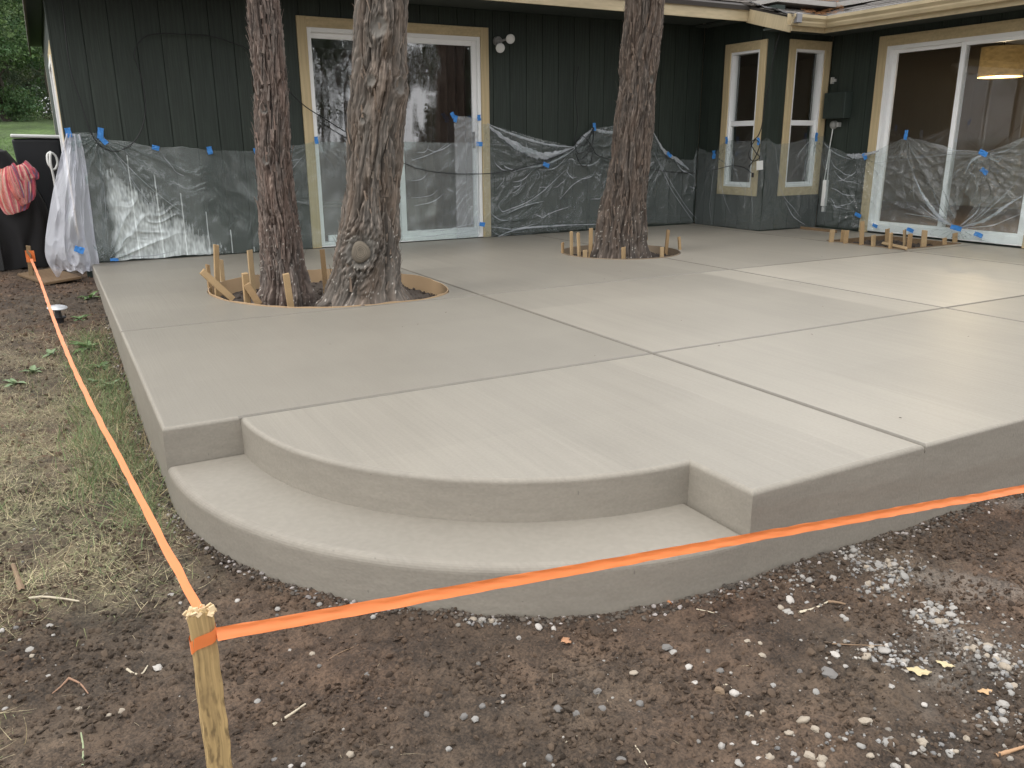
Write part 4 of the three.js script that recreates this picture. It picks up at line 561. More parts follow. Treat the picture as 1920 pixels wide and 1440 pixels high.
{
  const sh = sheetGeo('wing', [[1534, 259], [1560, 275], [1590, 288], [1615, 292], [1640, 285], [1670, 270], [1702, 256], [1750, 268], [1800, 282], [1845, 287], [1880, 275], [1918, 259]], 0.03, [[1526, 258, 0.04, 0.5, 9], [1618, 293, 0.06, 0.4, 9], [1702, 256, 0.05, 0.6, 10], [1846, 287, 0.07, 0.55, 11], [1848, 322, 0.04, 0.3, 9], [1797, 427, 0.075, 0.6, 11], [1612, 402, 0.04, 0.3, 9]], { seed: 33, crinkle: 0.018, slant: 0.9, nt: 140, s0: ZJUT + 0.05, y0: 1.05, s1: -4.25, y1: 1.3, hole: [[1786, 423], [1815, 350], [1826, 392], [1804, 423]] });
  const m = sheetE = tag(M('plastic_sheet', sh.geo, film), 'crumpled clear plastic sheet hanging across the wing door with a torn gap', 'plastic sheet');
  for (const [p, r, sd] of [[[[1590, 290], [1610, 293], [1650, 283]], 0.03, 1], [[[1716, 330], [1735, 370], [1765, 408], [1797, 427]], 0.028, 2], [[[1846, 288], [1822, 305], [1812, 325]], 0.022, 3], [[[1800, 427], [1850, 412], [1890, 385], [1918, 368]], 0.02, 4], [[[1802, 424], [1835, 395], [1842, 376]], 0.014, 6]]) M('gathered_fold', rollGeo('wing', p, r, sd), folded, m);
}
// sharp creases pulled across the sheets: pixel of each end and how far the line bows
function creases(wall, sheet, list, d0 = 0.045) { list.forEach(([x0, y0, x1, y1, r = 0.005, bow = 6], i) => { const L = Math.hypot(x1 - x0, y1 - y0), nx = -(y1 - y0) / L, ny = (x1 - x0) / L, q = [0, 0.25, 0.5, 0.75, 1].map(t => { const b = bow * Math.sin(Math.PI * t) + 2.5 * n2(t * 3 + i, x0); return [mix(x0, x1, t) + nx * b, mix(y0, y1, t) + ny * b]; }); M('crease', rollGeo(wall, q, r, i * 3.1 + x0, d0), folded, sheet); }); }
creases('front', sheetA, [[200, 268, 345, 400, 0.005], [205, 268, 300, 400, 0.004], [200, 270, 262, 420, 0.004], [300, 283, 345, 330, 0.003], [215, 480, 330, 470, 0.004], [600, 270, 640, 330, 0.003], [592, 268, 612, 350, 0.003], [500, 285, 560, 300, 0.003], [520, 330, 570, 290, 0.003], [770, 300, 835, 268, 0.005], [770, 340, 800, 322, 0.004], [775, 385, 830, 362, 0.004], [775, 430, 890, 418, 0.005], [775, 440, 890, 430, 0.004], [780, 285, 805, 272, 0.005], [800, 280, 845, 270, 0.006, 8], [770, 372, 820, 355, 0.003]]);
creases('front', sheetC, [[925, 300, 950, 318, 0.007], [942, 302, 965, 320, 0.007], [930, 355, 945, 320, 0.004], [962, 350, 975, 336, 0.005], [952, 362, 978, 342, 0.004], [960, 340, 1000, 318, 0.006], [1003, 340, 1005, 318, 0.004], [1010, 320, 1060, 298, 0.006], [1060, 318, 1080, 332, 0.006], [1085, 335, 1115, 320, 0.006], [1115, 320, 1128, 326, 0.004], [1065, 298, 1080, 308, 0.006, -3], [1080, 308, 1125, 298, 0.008], [1108, 374, 1130, 358, 0.005], [1000, 402, 1030, 398, 0.005], [922, 360, 930, 395, 0.004], [932, 385, 955, 394, 0.005], [918, 395, 952, 412, 0.006], [920, 425, 1000, 420, 0.006], [920, 432, 955, 437, 0.004], [1010, 352, 1030, 338, 0.004], [1035, 350, 1060, 330, 0.004], [1225, 285, 1300, 415, 0.006], [1235, 300, 1312, 418, 0.005], [1290, 350, 1305, 342, 0.004], [1265, 300, 1300, 330, 0.008]]);
creases('side', sheetD, [[1368, 266, 1382, 330, 0.004], [1368, 268, 1400, 360, 0.004], [1424, 268, 1398, 400, 0.005], [1424, 268, 1412, 420, 0.005], [1345, 295, 1336, 420, 0.005], [1352, 290, 1370, 400, 0.004]]);
creases('bay', sheetD, [[1450, 272, 1478, 360, 0.004], [1524, 262, 1490, 300, 0.005], [1524, 262, 1505, 350, 0.005], [1470, 380, 1508, 420, 0.007], [1455, 330, 1500, 410, 0.004]]);
creases('wing', sheetE, [[1535, 264, 1560, 330, 0.004], [1540, 262, 1600, 300, 0.006], [1560, 300, 1600, 330, 0.006], [1565, 320, 1612, 345, 0.006], [1560, 350, 1605, 365, 0.006], [1570, 340, 1612, 312, 0.006], [1562, 385, 1606, 372, 0.005], [1560, 372, 1585, 392, 0.006], [1702, 260, 1690, 315, 0.005], [1704, 260, 1716, 330, 0.006], [1704, 260, 1735, 312, 0.005], [1844, 288, 1640, 306, 0.003, 4], [1844, 287, 1770, 280, 0.003, 2], [1846, 290, 1880, 292, 0.006], [1850, 292, 1918, 262, 0.005], [1718, 335, 1722, 380, 0.005], [1695, 330, 1710, 395, 0.004], [1740, 330, 1785, 415, 0.006], [1700, 400, 1790, 425, 0.005, -4], [1726, 385, 1792, 424, 0.006], [1848, 325, 1835, 370, 0.005], [1850, 325, 1880, 350, 0.004], [1805, 426, 1918, 330, 0.006, 8], [1806, 427, 1918, 400, 0.006, 8], [1808, 424, 1880, 350, 0.005], [1790, 420, 1775, 385, 0.005], [1822, 300, 1770, 360, 0.004], [1862, 300, 1882, 293, 0.008], [1905, 285, 1918, 284, 0.005], [1830, 340, 1815, 322, 0.006]]);
// blue painter's tape
const blue = std(C(0.05, 0.24, 0.62), 0.6), tapeGeos = [0, 1, 2].map(k => gridGeo(6, 8, (u, v) => V((u - 0.5) * 0.05 * (1 + 0.1 * n2(v * 3, k)), (v - 0.5) * 0.075, 0.004 + 0.006 * n2(u * 2 + k * 5, v * 2) + 0.002 * n2(u * 7, v * 7 + k))));
blue.side = THREE.DoubleSide;
function tape(wall, px, py, rot, sc, label, group, d = 0.056) { const W = WALLS[wall], q = W.px(px, py), m = M('tape_piece', tapeGeos[Math.floor(rnd() * 3)], blue); m.position.copy(W.to(q[0], q[1], d)); m.rotation.y = wall === 'side' || wall === 'wing' ? -Math.PI / 2 : 0; m.rotateZ(rot); m.scale.set(sc[0], sc[1], 1); tag(m, label, 'tape', group); }
const tl = 'piece of blue tape holding the chalky sheet to the green wall', tg = 'tape on the left sheet';
for (const [x, y, r, s] of [[128, 249, 0.1, [0.9, 1.05]], [188, 250, -0.2, [0.95, 1.2]], [194, 264, 0.7, [0.8, 0.9]], [291, 277, 1.3, [0.8, 0.8]], [392, 282, 0.15, [0.9, 0.9]], [477, 283, 0.3, [0.5, 0.7]], [214, 486, 1.5, [0.5, 0.9]]]) tape('front', x, y, r, s, tl, tg);
tape('front', 147, 464, 1.2, [1.1, 1.0], 'blue tape on the loose milky end of the plastic', null, 0.22);
for (const [x, y, r, s] of [[591, 263, 0.1, [0.7, 0.9]], [846, 216, 0.5, [0.9, 0.8]], [851, 223, -0.3, [0.8, 0.9]], [895, 221, 0.1, [0.8, 0.8]], [896, 270, 1.5, [0.9, 1.0]], [901, 420, 1.4, [0.9, 0.9]]]) tape('front', x, y, r, s, 'piece of blue tape on the white frame of the left door', 'tape on the left door', 0.066);
for (const [x, y, r, s] of [[1110, 238, 0.05, [0.8, 1.15]], [1020, 309, 1.2, [0.9, 1.1]], [1250, 290, 0.9, [0.8, 1.1]]]) tape('front', x, y, r, s, 'piece of blue tape on the swagged sheet behind the leaning trunk', 'tape on the swagged sheet', 0.075);
for (const [w, x, y, r, s] of [['side', 1342, 290, 0.1, [1, 1.3]], ['side', 1366, 263, 0.1, [0.8, 1.1]], ['side', 1426, 265, 0.1, [0.8, 1.1]], ['bay', 1527, 257, 0, [0.9, 1.3]]]) tape(w, x, y, r, s, 'piece of blue tape on the sheet round the bay', 'tape on the bay sheet');
for (const [x, y, r, s] of [[1625, 293, 0.6, [0.9, 1]], [1702, 253, 0, [0.8, 1.3]], [1847, 287, 1.2, [1, 1.2]], [1849, 321, 1.0, [0.9, 1.1]], [1612, 403, 1.3, [0.8, 1.2]], [1644, 423, 1.3, [0.7, 0.9]], [1710, 431, 1.3, [0.8, 1.1]], [1796, 427, 1.4, [1, 1.6]], [1838, 440, 1.3, [0.9, 1.2]]]) tape('wing', x, y, r, s, 'piece of blue tape on the sheet across the wing door', 'tape on the wing sheet');

// ---------------------------------------------------------------- cables and fixtures on the walls
const blackCable = std(C(0.012, 0.012, 0.013), 0.5), greyPaint = std(C(0.05, 0.06, 0.055), 0.6), whitePl = std(C(0.75, 0.75, 0.72), 0.4);
const onWall = (w, pts, d) => pts.map(([x, y, e = 0]) => { const q = WALLS[w].px(x, y); return WALLS[w].to(q[0], q[1], d + e); });
tag(M('cable', tube(onWall('front', [[116, 0], [120, 38], [132, 132], [150, 188], [172, 252], [190, 275], [212, 284], [230, 280], [252, 264], [267, 235], [272, 200], [265, 150], [258, 125], [251, 108], [255, 88], [272, 69], [300, 64], [338, 65], [388, 68], [425, 78], [467, 96], [520, 150], [568, 198], [605, 222], [640, 244], [700, 280], [752, 305], [790, 318], [840, 325], [880, 326], [915, 325], [952, 320], [990, 311], [1030, 297], [1072, 278]], 0.07), 0.005, 240, 6), blackCable), 'long black cable looping down the wall and across the left door', 'cable');
tag(M('cable', tube(onWall('front', [[1080, 125], [1074, 175], [1078, 230], [1073, 268], [1080, 288], [1102, 272], [1086, 255], [1074, 268], [1090, 272], [1104, 250], [1108, 238], [1104, 275], [1082, 300], [1074, 285], [1088, 312], [1104, 300], [1106, 275], [1112, 288], [1135, 298], [1170, 310], [1217, 318], [1270, 323], [1300, 324]], 0.085), 0.005, 220, 6), blackCable), 'black cord coiled in loops on the swagged plastic', 'cable');
tag(M('cable', tube([...onWall('side', [[1322, 320], [1345, 318], [1375, 311], [1400, 314], [1416, 326]], 0.07)], 0.004, 60, 6), blackCable), 'thin black cord running across the lower bay window to a plug', 'cable');
{ const c = tag(M('cable', tube(onWall('side', [[1464, 60, -0.02], [1456, 100], [1447, 150], [1440, 185], [1431, 240], [1424, 256], [1412, 268], [1420, 285], [1428, 295], [1415, 302], [1408, 290], [1420, 262], [1428, 270], [1418, 298], [1408, 312]], 0.06), 0.0055, 160, 6), blackCable), 'black power cord hanging from the gutter corner in a tangle', 'cable'); const q = WALLS.side.px(1430, 310), p = M('paper_tag', box(0.1, 0.1, 0.001), whitePl, c); p.position.copy(WALLS.side.to(q[0], q[1], 0.075)); p.rotation.set(0, -Math.PI / 2, 0.1); const q2 = WALLS.side.px(1416, 328), r = M('plug', box(0.022, 0.05, 0.018, 0.004), blackCable, c); r.position.copy(WALLS.side.to(q2[0], q2[1], 0.07)); }
{ // twin floodlight
  const f = tag(G('floodlight'), 'white twin-head floodlight on the wall right of the left door', 'light fixture'); const b = at(934, 77, 'z', ZW + 0.02);
  f.position.copy(b.clone().setZ(ZW)); const bs = M('base_plate', new THREE.CylinderGeometry(0.045, 0.05, 0.03, 24).rotateX(Math.PI / 2).translate(0, 0, 0.015), std(C(0.25, 0.25, 0.24), 0.5), f);
  for (const [x, y, px, py] of [[-0.01, -0.07, 938, 90], [0.1, 0.01, 957, 73]]) {
    const c = at(px, py, 'z', ZW + 0.14).sub(f.position), dir = V(-0.3, -0.25, 1).normalize();
    const pr = [[0.0001, -0.09], [0.022, -0.088], [0.026, -0.05], [0.043, -0.012], [0.048, 0], [0.044, 0.006], [0.025, 0.012], [0.0001, 0.014]].map(p => new THREE.Vector2(...p)); const h = M('lamp_head', new THREE.LatheGeometry(pr, 28).rotateX(Math.PI / 2), whitePl, f); h.position.copy(c); h.lookAt(h.position.clone().add(f.position).add(dir).sub(V(0, 0, 0))); h.quaternion.setFromUnitVectors(V(0, 0, 1), dir);
    M('arm', tube([V(0, 0, 0.02), V(c.x * 0.5, c.y * 0.5, 0.05), c.clone().addScaledVector(dir, -0.07)], 0.011, 12, 8), std(C(0.3, 0.3, 0.29), 0.5), f);
  }
}
{ // meter box, conduit, round bell and outlet strip on the wing wall
  const W = WALLS.wing, p = (x, y, d = 0.03) => { const q = W.px(x, y); return W.to(q[0], q[1], d); };
  const m = tag(G('meter_box'), 'dark green painted meter box on the wing wall', 'meter box'); const c = p(1574, 198, 0); m.position.copy(c); const bd = M('cabinet', box(0.12, 0.28, 0.3, 0.008), greenFlat, m); bd.position.set(-0.062, 0, 0); const dr = M('cover', box(0.008, 0.25, 0.27, 0.003), greens[0], m); dr.position.set(-0.127, 0, 0);
  const o = tag(G('utility_bell'), 'round grey utility cover with a cable below the meter box', 'utility fitting'); const e = p(1561, 234, 0); o.position.copy(e); M('cover', new THREE.LatheGeometry([[0.0001, 0.045], [0.03, 0.042], [0.045, 0.025], [0.048, 0]].map(q => new THREE.Vector2(...q)).reverse(), 24).rotateZ(Math.PI / 2), std(C(0.3, 0.3, 0.28), 0.5), o); const k = M('bracket', box(0.05, 0.05, 0.03, 0.004), std(C(0.4, 0.4, 0.38), 0.5), o); k.position.set(-0.025, 0.0, 0.085); M('lead', tube([V(-0.02, -0.04, 0), V(-0.03, -0.1, 0.005), V(-0.025, -0.2, -0.01), V(-0.03, -0.5, -0.03), V(-0.02, -0.62, -0.05)], 0.006, 30, 6), whitePl, o);
  const s = tag(G('outlet_strip'), 'slim white outlet strip low on the wing wall beside the corner', 'outlet'); const t = p(1546, 362, 0); s.position.copy(t); const st = M('body', box(0.05, 0.3, 0.05, 0.005), whitePl, s); st.position.set(-0.026, 0, 0); const cb = M('cap', box(0.035, 0.07, 0.035, 0.004), std(C(0.5, 0.5, 0.48), 0.5), s); cb.position.set(-0.02, -0.185, 0.0); M('conduit', new THREE.CylinderGeometry(0.01, 0.01, 0.35, 10).translate(-0.015, 0.32, 0.01), std(C(0.45, 0.45, 0.43), 0.5), s);
  const n = tag(M('wall_bracket', mergeGeometries([new THREE.BoxGeometry(0.03, 0.07, 0.03), new THREE.BoxGeometry(0.02, 0.03, 0.06).translate(0, 0.0, 0.02)]).translate(-0.015, 0, 0), std(C(0.45, 0.45, 0.42), 0.5)), 'small white bracket high on the wing wall beside the bay', 'bracket'); n.position.copy(p(1559, 151, 0));
}
{ // lit drum lamp inside the wing
  const l = tag(G('pendant_lamp'), 'lit beige drum pendant lamp seen through the wing door glass', 'lamp'); const c = V(9.6, 1.835, -6.03), r = 0.225, h = 0.32; l.position.copy(c);
  const shT = tex(256, 128, (u, v) => g3(0.8 + 0.16 * pfbm(u, v, 24, 12, 4), 1, 0.95, 0.85));
  M('lamp_shade', new THREE.CylinderGeometry(r, r, h, 48, 1, true), phy(C(0.72, 0.58, 0.36), 0.9, { map: shT, side: THREE.DoubleSide, transmission: 0.45, thickness: 0, emissive: C(0.13, 0.09, 0.04), emissiveMap: shT }), l);
  M('lamp_diffuser', new THREE.CylinderGeometry(r - 0.006, r - 0.006, 0.008, 48).translate(0, -h / 2 + 0.012, 0), std(C(0.9, 0.88, 0.8), 0.8, { emissive: C(1.3, 1.15, 0.85) }), l);
  M('cord', new THREE.CylinderGeometry(0.005, 0.005, 2.45 - c.y - h / 2 + 0.1, 8).translate(0, h / 2 - 0.05 + (2.45 - c.y - h / 2 + 0.1) / 2 - 0.05, 0), blackCable, l);
  const pl = new THREE.PointLight(new THREE.Color(1, 0.78, 0.48), 1.8, 0, 2); pl.position.set(0, -h / 2 - 0.03, 0); pl.castShadow = true; l.add(pl);
}

// ---------------------------------------------------------------- orange ribbon on stakes
const orange = phy(C(0.98, 0.28, 0.08), 0.5, { transmission: 0.3, thickness: 0, side: THREE.DoubleSide });
const P0 = onPlane(375, 1150, V(0, 0, 1), V(0, 0, -1.53));
function ribbon(pts, wfn, seed2) { // pts: centre line; wfn(u) -> unit-ish width vector
  const cv = new THREE.CatmullRomCurve3(pts); return gridGeo(420, 6, (u, v) => { const c = cv.getPointAt(u); return c.addScaledVector(wfn(u), (v - 0.5) * 0.026).add(V(0.0015 * n2(u * 30, v * 2 + seed2), 0.0012 * n2(u * 25, seed2), 0.0016 * Math.cos(v * 6) + 0.0013 * n2(u * 40 + v * 2, v * 3 + seed2))); });
}
{
  // near stake
  const st = tag(G('survey_stake'), 'weathered wooden stake with a battered top tied with orange ribbon', 'stake'); const x = P0.x, z = P0.z, top = P0.y + 0.005; st.position.set(x, 0, z);
  const dw = 0.046, dd = 0.022, Ht = top + 0.62, g = new THREE.BoxGeometry(dw, Ht, dd, 8, 60, 4), p = g.attributes.position;
  for (let i = 0; i < p.count; i++) { let X = p.getX(i), Y = p.getY(i), Z = p.getZ(i); const t = (Y + Ht / 2) / Ht; const up = sst(0.93, 1, t); const k = (1 + 0.03 * n2(Y * 9, 1)) * (1 - 0.07 * sst(0.8, 0.97, t)) + 0.1 * up; p.setXYZ(i, X * k + 0.0015 * n2(Y * 14, Z * 90), Y + (t > 0.985 ? 0.008 * n2(X * 130, Z * 120) : 0), Z * k + 0.001 * n2(Y * 20, X * 80)); }
  g.computeVertexNormals();
  const wt = tex(256, 1024, (u, v) => { let k = 0.78 + 0.07 * pn(u * 22, v * 6, 22, 6) + 0.1 * pfbm(u, v, 3, 9, 4); const dirt = 0.48 * sst(-0.15, 0.55, fbm2(u * 2.2, v * 11, 5)) * sst(1.0, 0.62, v + 0.1 * n2(u * 4, v * 5)); const hx = (u - 0.45) * 0.045, hy = (v - 0.915) * 0.72, kh = Math.hypot(hx, hy * 0.55); const q = kh < 0.0035 ? 0.25 : 1; return [k * q * mix(1, 0.36, dirt), k * q * mix(0.9, 0.31, dirt), k * q * mix(0.7, 0.24, dirt)]; });
  const sm = M('post', g, std(C(0.76, 0.66, 0.51), 0.85, { map: wt }), st); sm.position.set(0, top - Ht / 2, 0); sm.rotation.y = 0.12;
  const spl = []; for (let i = 0; i < 40; i++) { const q = new THREE.BoxGeometry(rr(0.004, 0.012), rr(0.004, 0.012), rr(0.003, 0.008)); q.rotateZ(rr(-1.5, 1.5)); q.rotateX(rr(-1, 1)); q.translate(rr(-0.024, 0.026), rr(-0.006, 0.004), rr(-0.011, 0.012)); spl.push(q); }
  const sp = M('splintered_top', mergeGeometries(spl), std(C(0.66, 0.5, 0.3), 0.85), st); sp.position.set(0, top, 0);
  const rib = tag(G('orange_ribbon'), 'orange flagging ribbon strung from the battered stake along both sides of the slab', 'ribbon');
  // wrap round the stake
  const yw = 0.075; M('wrap', gridGeo(40, 4, (u, v) => { const a = u * 2 * Math.PI, ca = Math.cos(a), sa = Math.sin(a), e = 0.35; const X = Math.sign(ca) * Math.pow(Math.abs(ca), e) * 0.0255, Z = Math.sign(sa) * Math.pow(Math.abs(sa), e) * 0.0135; return V(x + X, yw + 0.012 * Math.cos(a) + (v - 0.5) * 0.027, z + Z); }), orange, rib);
  const end = onPlane(1920, 915, V(0, 0, 1), V(0, 0, -1.44)), far = end.clone().add(end.clone().sub(V(x, yw, z)).multiplyScalar(0.35)); far.y = end.y - 0.02;
  const a = V(x + 0.024, yw + 0.008, z + 0.014), mid = [0, 0.2, 0.4, 0.6, 0.8, 1].map(t => a.clone().lerp(end, t)); mid.push(far);
  M('strand', ribbon(mid, u => V(0, Math.cos(0.5 - 0.3 * Math.sin(u * 4)), Math.sin(-0.5 + 0.3 * Math.sin(u * 4))), 3), orange, rib);
  // left strand, sagging to the far stake
  const B1 = at(57, 524, 'y', -0.12);
  const T = i => [0, 0.035, 0.075, 0.15, 0.22, 0.32, 0.43, 0.58, 0.8, 1][i];
  const run = [[371, 1142], [330, 1062], [290, 988], [235, 880], [190, 795], [150, 715], [121, 650], [97, 588], [76, 528], [58, 485]].map((q, i) => { const zz = mix(z, B1.z, T(i)); return at(q[0], q[1], 'z', zz); });
  M('strand', ribbon(run, u => V(0.85, 0.45 + 0.2 * Math.sin(u * 5), 0).normalize().multiplyScalar(0.72), 7), orange, rib);
  const ls = stakeBetween(B1.clone().setY(-0.3), onPlane(53, 461, V(0, 0, 1), B1), 0.035, 0.02, oldWood, 'thin weathered stake by the house corner holding the ribbon end', null, 'stake', 'survey_stake');
  M('knot', gridGeo(8, 6, (u, v) => V((u - 0.5) * 0.07, (v - 0.5) * 0.1, 0.02 + 0.02 * Math.sin(u * 5 + v * 4))), orange, rib).position.copy(at(57, 480, 'z', B1.z));
}

// ---------------------------------------------------------------- things left of the house
{
  const cover = tag(G('covered_grill'), 'black fitted cover over a grill beside the house corner', 'grill'); const cx = -0.72, cz = -9.35; cover.position.set(cx, 0, cz);
  const y0 = groundY(cx, cz) + 0.005, black = std(C(0.014, 0.013, 0.014), 0.75, { side: THREE.DoubleSide });
  M('cover', gridGeo(160, 60, (u, v) => { const a = u * 2 * Math.PI, ca = Math.cos(a), sa = Math.sin(a); const y = mix(0.97, y0, sst(0.18, 1, v) * 0.35 + 0.65 * Math.max(0, (v - 0.18) / 0.82)); const e = 0.45; const sh = v < 0.18 ? v / 0.18 : 1; const shoulder = ca > 0 ? 0.32 * Math.max(0, (y - 0.42) / 0.55) ** 1.4 : 0; const hw = 0.68 - 0.04 * sst(0.4, 0, y), hd = 0.36; const fold = v > 0.25 ? (v - 0.25) * 0.035 * Math.sin(a * 13 + 2 * n2(a, v * 2)) : 0; const X = Math.sign(ca) * Math.pow(Math.abs(ca), e) * hw * sh + fold * ca, Z = Math.sign(sa) * Math.pow(Math.abs(sa), e) * hd * sh + fold * sa; return V(X - shoulder * sh * (X > 0 ? X / hw : 0) * 0.8, y - (v < 0.18 ? 0 : 0) + 0.012 * n2(X * 4, Z * 4) + (v < 0.18 ? 0.02 * (1 - sh) : 0), Z); }), black, cover);
  const leg = M('leg', box(0.05, 0.5, 0.05, 0.005), std(C(0.02, 0.02, 0.02), 0.6), cover); leg.position.set(0.24, y0 + 0.25, 0.43); const rail = M('side_rail', box(0.34, 0.035, 0.05, 0.005), std(C(0.03, 0.03, 0.03), 0.6), cover); rail.position.set(0.1, y0 + 0.5, 0.43);
  // striped towel bundled over the front
  const stripe = tex(512, 64, (u, v) => { const cols = [[0.93, 0.5, 0.56], [0.95, 0.64, 0.63], [0.6, 0.45, 0.56], [0.92, 0.47, 0.46], [0.93, 0.76, 0.68], [0.88, 0.4, 0.47], [0.92, 0.55, 0.5], [0.9, 0.44, 0.48]]; const k = Math.floor(u * 44); const c = cols[(k * 5 + (k >> 2)) % 8]; const w = 0.9 + 0.1 * pn(u * 200, v * 40, 200, 40); return [c[0] * w, c[1] * w, c[2] * w]; });
  const tp = at(32, 353, 'z', cz + 0.42), towel = tag(G('towel'), 'pink and orange striped towel bundled on the black grill cover', 'towel'); towel.position.copy(tp); const tm2 = std(C(0.9, 0.9, 0.9), 0.95, { map: stripe, side: THREE.DoubleSide });
  // hanging folded lengths of cloth
  const drape = (name, cx2, w, top, len, dz, ph, lean) => M(name, gridGeo(110, 50, (u, v) => { const a = u * 2 * Math.PI, ca = Math.cos(a), sa = Math.sin(a), taper = Math.pow(Math.sin(Math.PI * clamp(0.05 + v * 0.9)), 0.35); const pl = 0.014 * Math.sin(a * 11 + ph + 1.5 * n2(v * 1.5 + ph, ca)) * (0.5 + v * 0.5); return V(cx2 + (ca * w * (0.8 + 0.3 * v)) * taper + pl * ca + lean * v, top - v * len + 0.02 * ca + 0.012 * n2(u * 4, v * 3 + ph), dz + sa * (0.055 + pl * 0.7) * taper); }), tm2, towel);
  drape('hanging_length', -0.05, 0.13, 0.19, 0.4, 0.0, 0, 0.02); drape('hanging_length', 0.09, 0.075, 0.2, 0.33, 0.05, 2, -0.03); drape('bunched_fold', 0.06, 0.1, 0.215, 0.16, 0.06, 5, 0.04); drape('bunched_fold', -0.02, 0.06, 0.2, 0.28, 0.07, 8, 0.05);
  const bin = tag(G('wheelie_bin'), 'black wheeled rubbish bin with a pale lid behind the grill', 'rubbish bin'); const bx = at(75, 300, 'z', -10.4); bin.position.set(bx.x, groundY(bx.x, -10.4), -10.4);
  const blk = std(C(0.012, 0.013, 0.016), 0.45), bg = new RoundedBoxGeometry(0.42, 1.1, 0.5, 3, 0.03), bp = bg.attributes.position; for (let i = 0; i < bp.count; i++) { const k = 0.78 + 0.22 * (bp.getY(i) / 1.1 + 0.5); bp.setX(i, bp.getX(i) * k * (bp.getY(i) > 0.42 ? 1.08 : 1)); bp.setZ(i, bp.getZ(i) * k); } bg.computeVertexNormals(); M('body', bg, blk, bin).position.y = 0.59; const lid = M('lid', new RoundedBoxGeometry(0.46, 0.035, 0.56, 3, 0.015), std(C(0.7, 0.7, 0.68), 0.5), bin); lid.position.set(0, 1.16, 0); lid.rotation.z = -0.03;
  for (const s of [-1, 1]) { const w = M('wheel', new THREE.CylinderGeometry(0.11, 0.11, 0.05, 20).rotateZ(Math.PI / 2), blk, bin); w.position.set(s * 0.2, 0.11, -0.22); }
  const hs = tag(M('garden_hose', tube([V(0, 0.32, 0), V(-0.05, 0.28, 0.02), V(-0.06, 0.1, 0.03), V(0.0, 0.0, 0.02), V(0.06, 0.1, 0), V(0.05, 0.25, 0.01), V(0.0, 0.3, 0.03), V(-0.03, 0.15, 0.05), V(-0.02, -0.15, 0.03), V(-0.02, -0.75, 0)], 0.018, 90, 8), whitePl), 'white hose hung in a loop beside the house corner', 'hose'); hs.position.copy(at(101, 318, 'z', -9.0)); hs.scale.set(0.6, 0.5, 0.6);
  const bd = tag(M('plywood_square', new RoundedBoxGeometry(0.3, 0.022, 0.62, 2, 0.004), std(C(0.26, 0.18, 0.11), 0.85, { map: woodTex })), 'weathered brown plywood square lying on the dirt by the corner', 'board'); bd.position.set(-0.1, groundY(-0.1, -8.3) + 0.03, -8.28); bd.rotation.set(0.03, 0.35, 0.05);
  const sl = tag(G('solar_light'), 'toppled solar path light with a silver disc beside the slab', 'garden light'); const sp = at(112, 606, 'y', -0.18); sl.position.set(sp.x, groundY(sp.x, sp.z), sp.z); sl.scale.setScalar(0.8); const dk = std(C(0.02, 0.02, 0.022), 0.5);
  const disc = M('disc', new THREE.LatheGeometry([[0.0001, 0.02], [0.05, 0.018], [0.078, 0.008], [0.08, 0], [0.07, -0.006], [0.0001, -0.006]].map(q => new THREE.Vector2(...q)).reverse(), 32), std(C(0.62, 0.64, 0.66), 0.3, { metalness: 0.4 }), sl); disc.position.y = 0.135; disc.rotation.set(0.1, 0, -0.06); M('stem', new THREE.CylinderGeometry(0.022, 0.028, 0.08, 16).translate(0, 0.09, 0), dk, sl); M('collar', new THREE.CylinderGeometry(0.06, 0.055, 0.012, 24).translate(0, 0.05, 0), dk, sl); M('base', new THREE.CylinderGeometry(0.04, 0.03, 0.09, 18).translate(0, 0.005, 0), dk, sl);
}

// ---------------------------------------------------------------- loose matter on the ground
function gAt(px, py) { let y = -0.29; for (let i = 0; i < 4; i++) { const p = at(px, py, 'y', y); y = groundY(p.x, p.z); } return at(px, py, 'y', y); }
const stoneGeos = []; for (let k = 0; k < 9; k++) { let g = new THREE.IcosahedronGeometry(1, 1); g.deleteAttribute('uv'); g.deleteAttribute('normal'); g = mergeVertices(g); const p = g.attributes.position, f = [rr(0.75, 1.3), rr(0.45, 0.75), rr(0.7, 1.05)]; for (let i = 0; i < p.count; i++) { const x = p.getX(i), y = p.getY(i), z = p.getZ(i), s = 1 + 0.28 * n3(x * 1.1 + k * 9, y * 1.1, z * 1.1) + (k > 4 ? 0.16 * n3(x * 2.5, y * 2.5 + k, z * 2.5) : 0); p.setXYZ(i, x * s * f[0], y * s * f[1], z * s * f[2]); } if (k > 4) { g = g.toNonIndexed(); } g.computeVertexNormals(); stoneGeos.push(g); }
const stoneTex = tex(128, 128, (u, v) => g3(0.85 + 0.2 * pfbm(u, v, 6, 6, 4)));
const stoneCols = { w: [0.43, 0.4, 0.365], g: [0.27, 0.258, 0.24], t: [0.33, 0.28, 0.22], d: [0.16, 0.15, 0.14], b: [0.2, 0.14, 0.09], l: [0.32, 0.3, 0.275] }, stoneMats = {}; for (const k in stoneCols) stoneMats[k] = std(C(...stoneCols[k]), 0.85);
function stone(p, size, kind) { const m = M('stone', stoneGeos[Math.floor(rnd() * 9)], stoneMats[kind], ground); const s = size / 2; m.position.set(p.x, groundY(p.x, p.z) + s * 0.12, p.z); m.rotation.set(rr(-0.4, 0.4), rr(0, 6.28), rr(-0.4, 0.4)); m.scale.setScalar(s); }
const pxSize = (p, px) => px / F * p.clone().sub(EYE).dot(FWD);
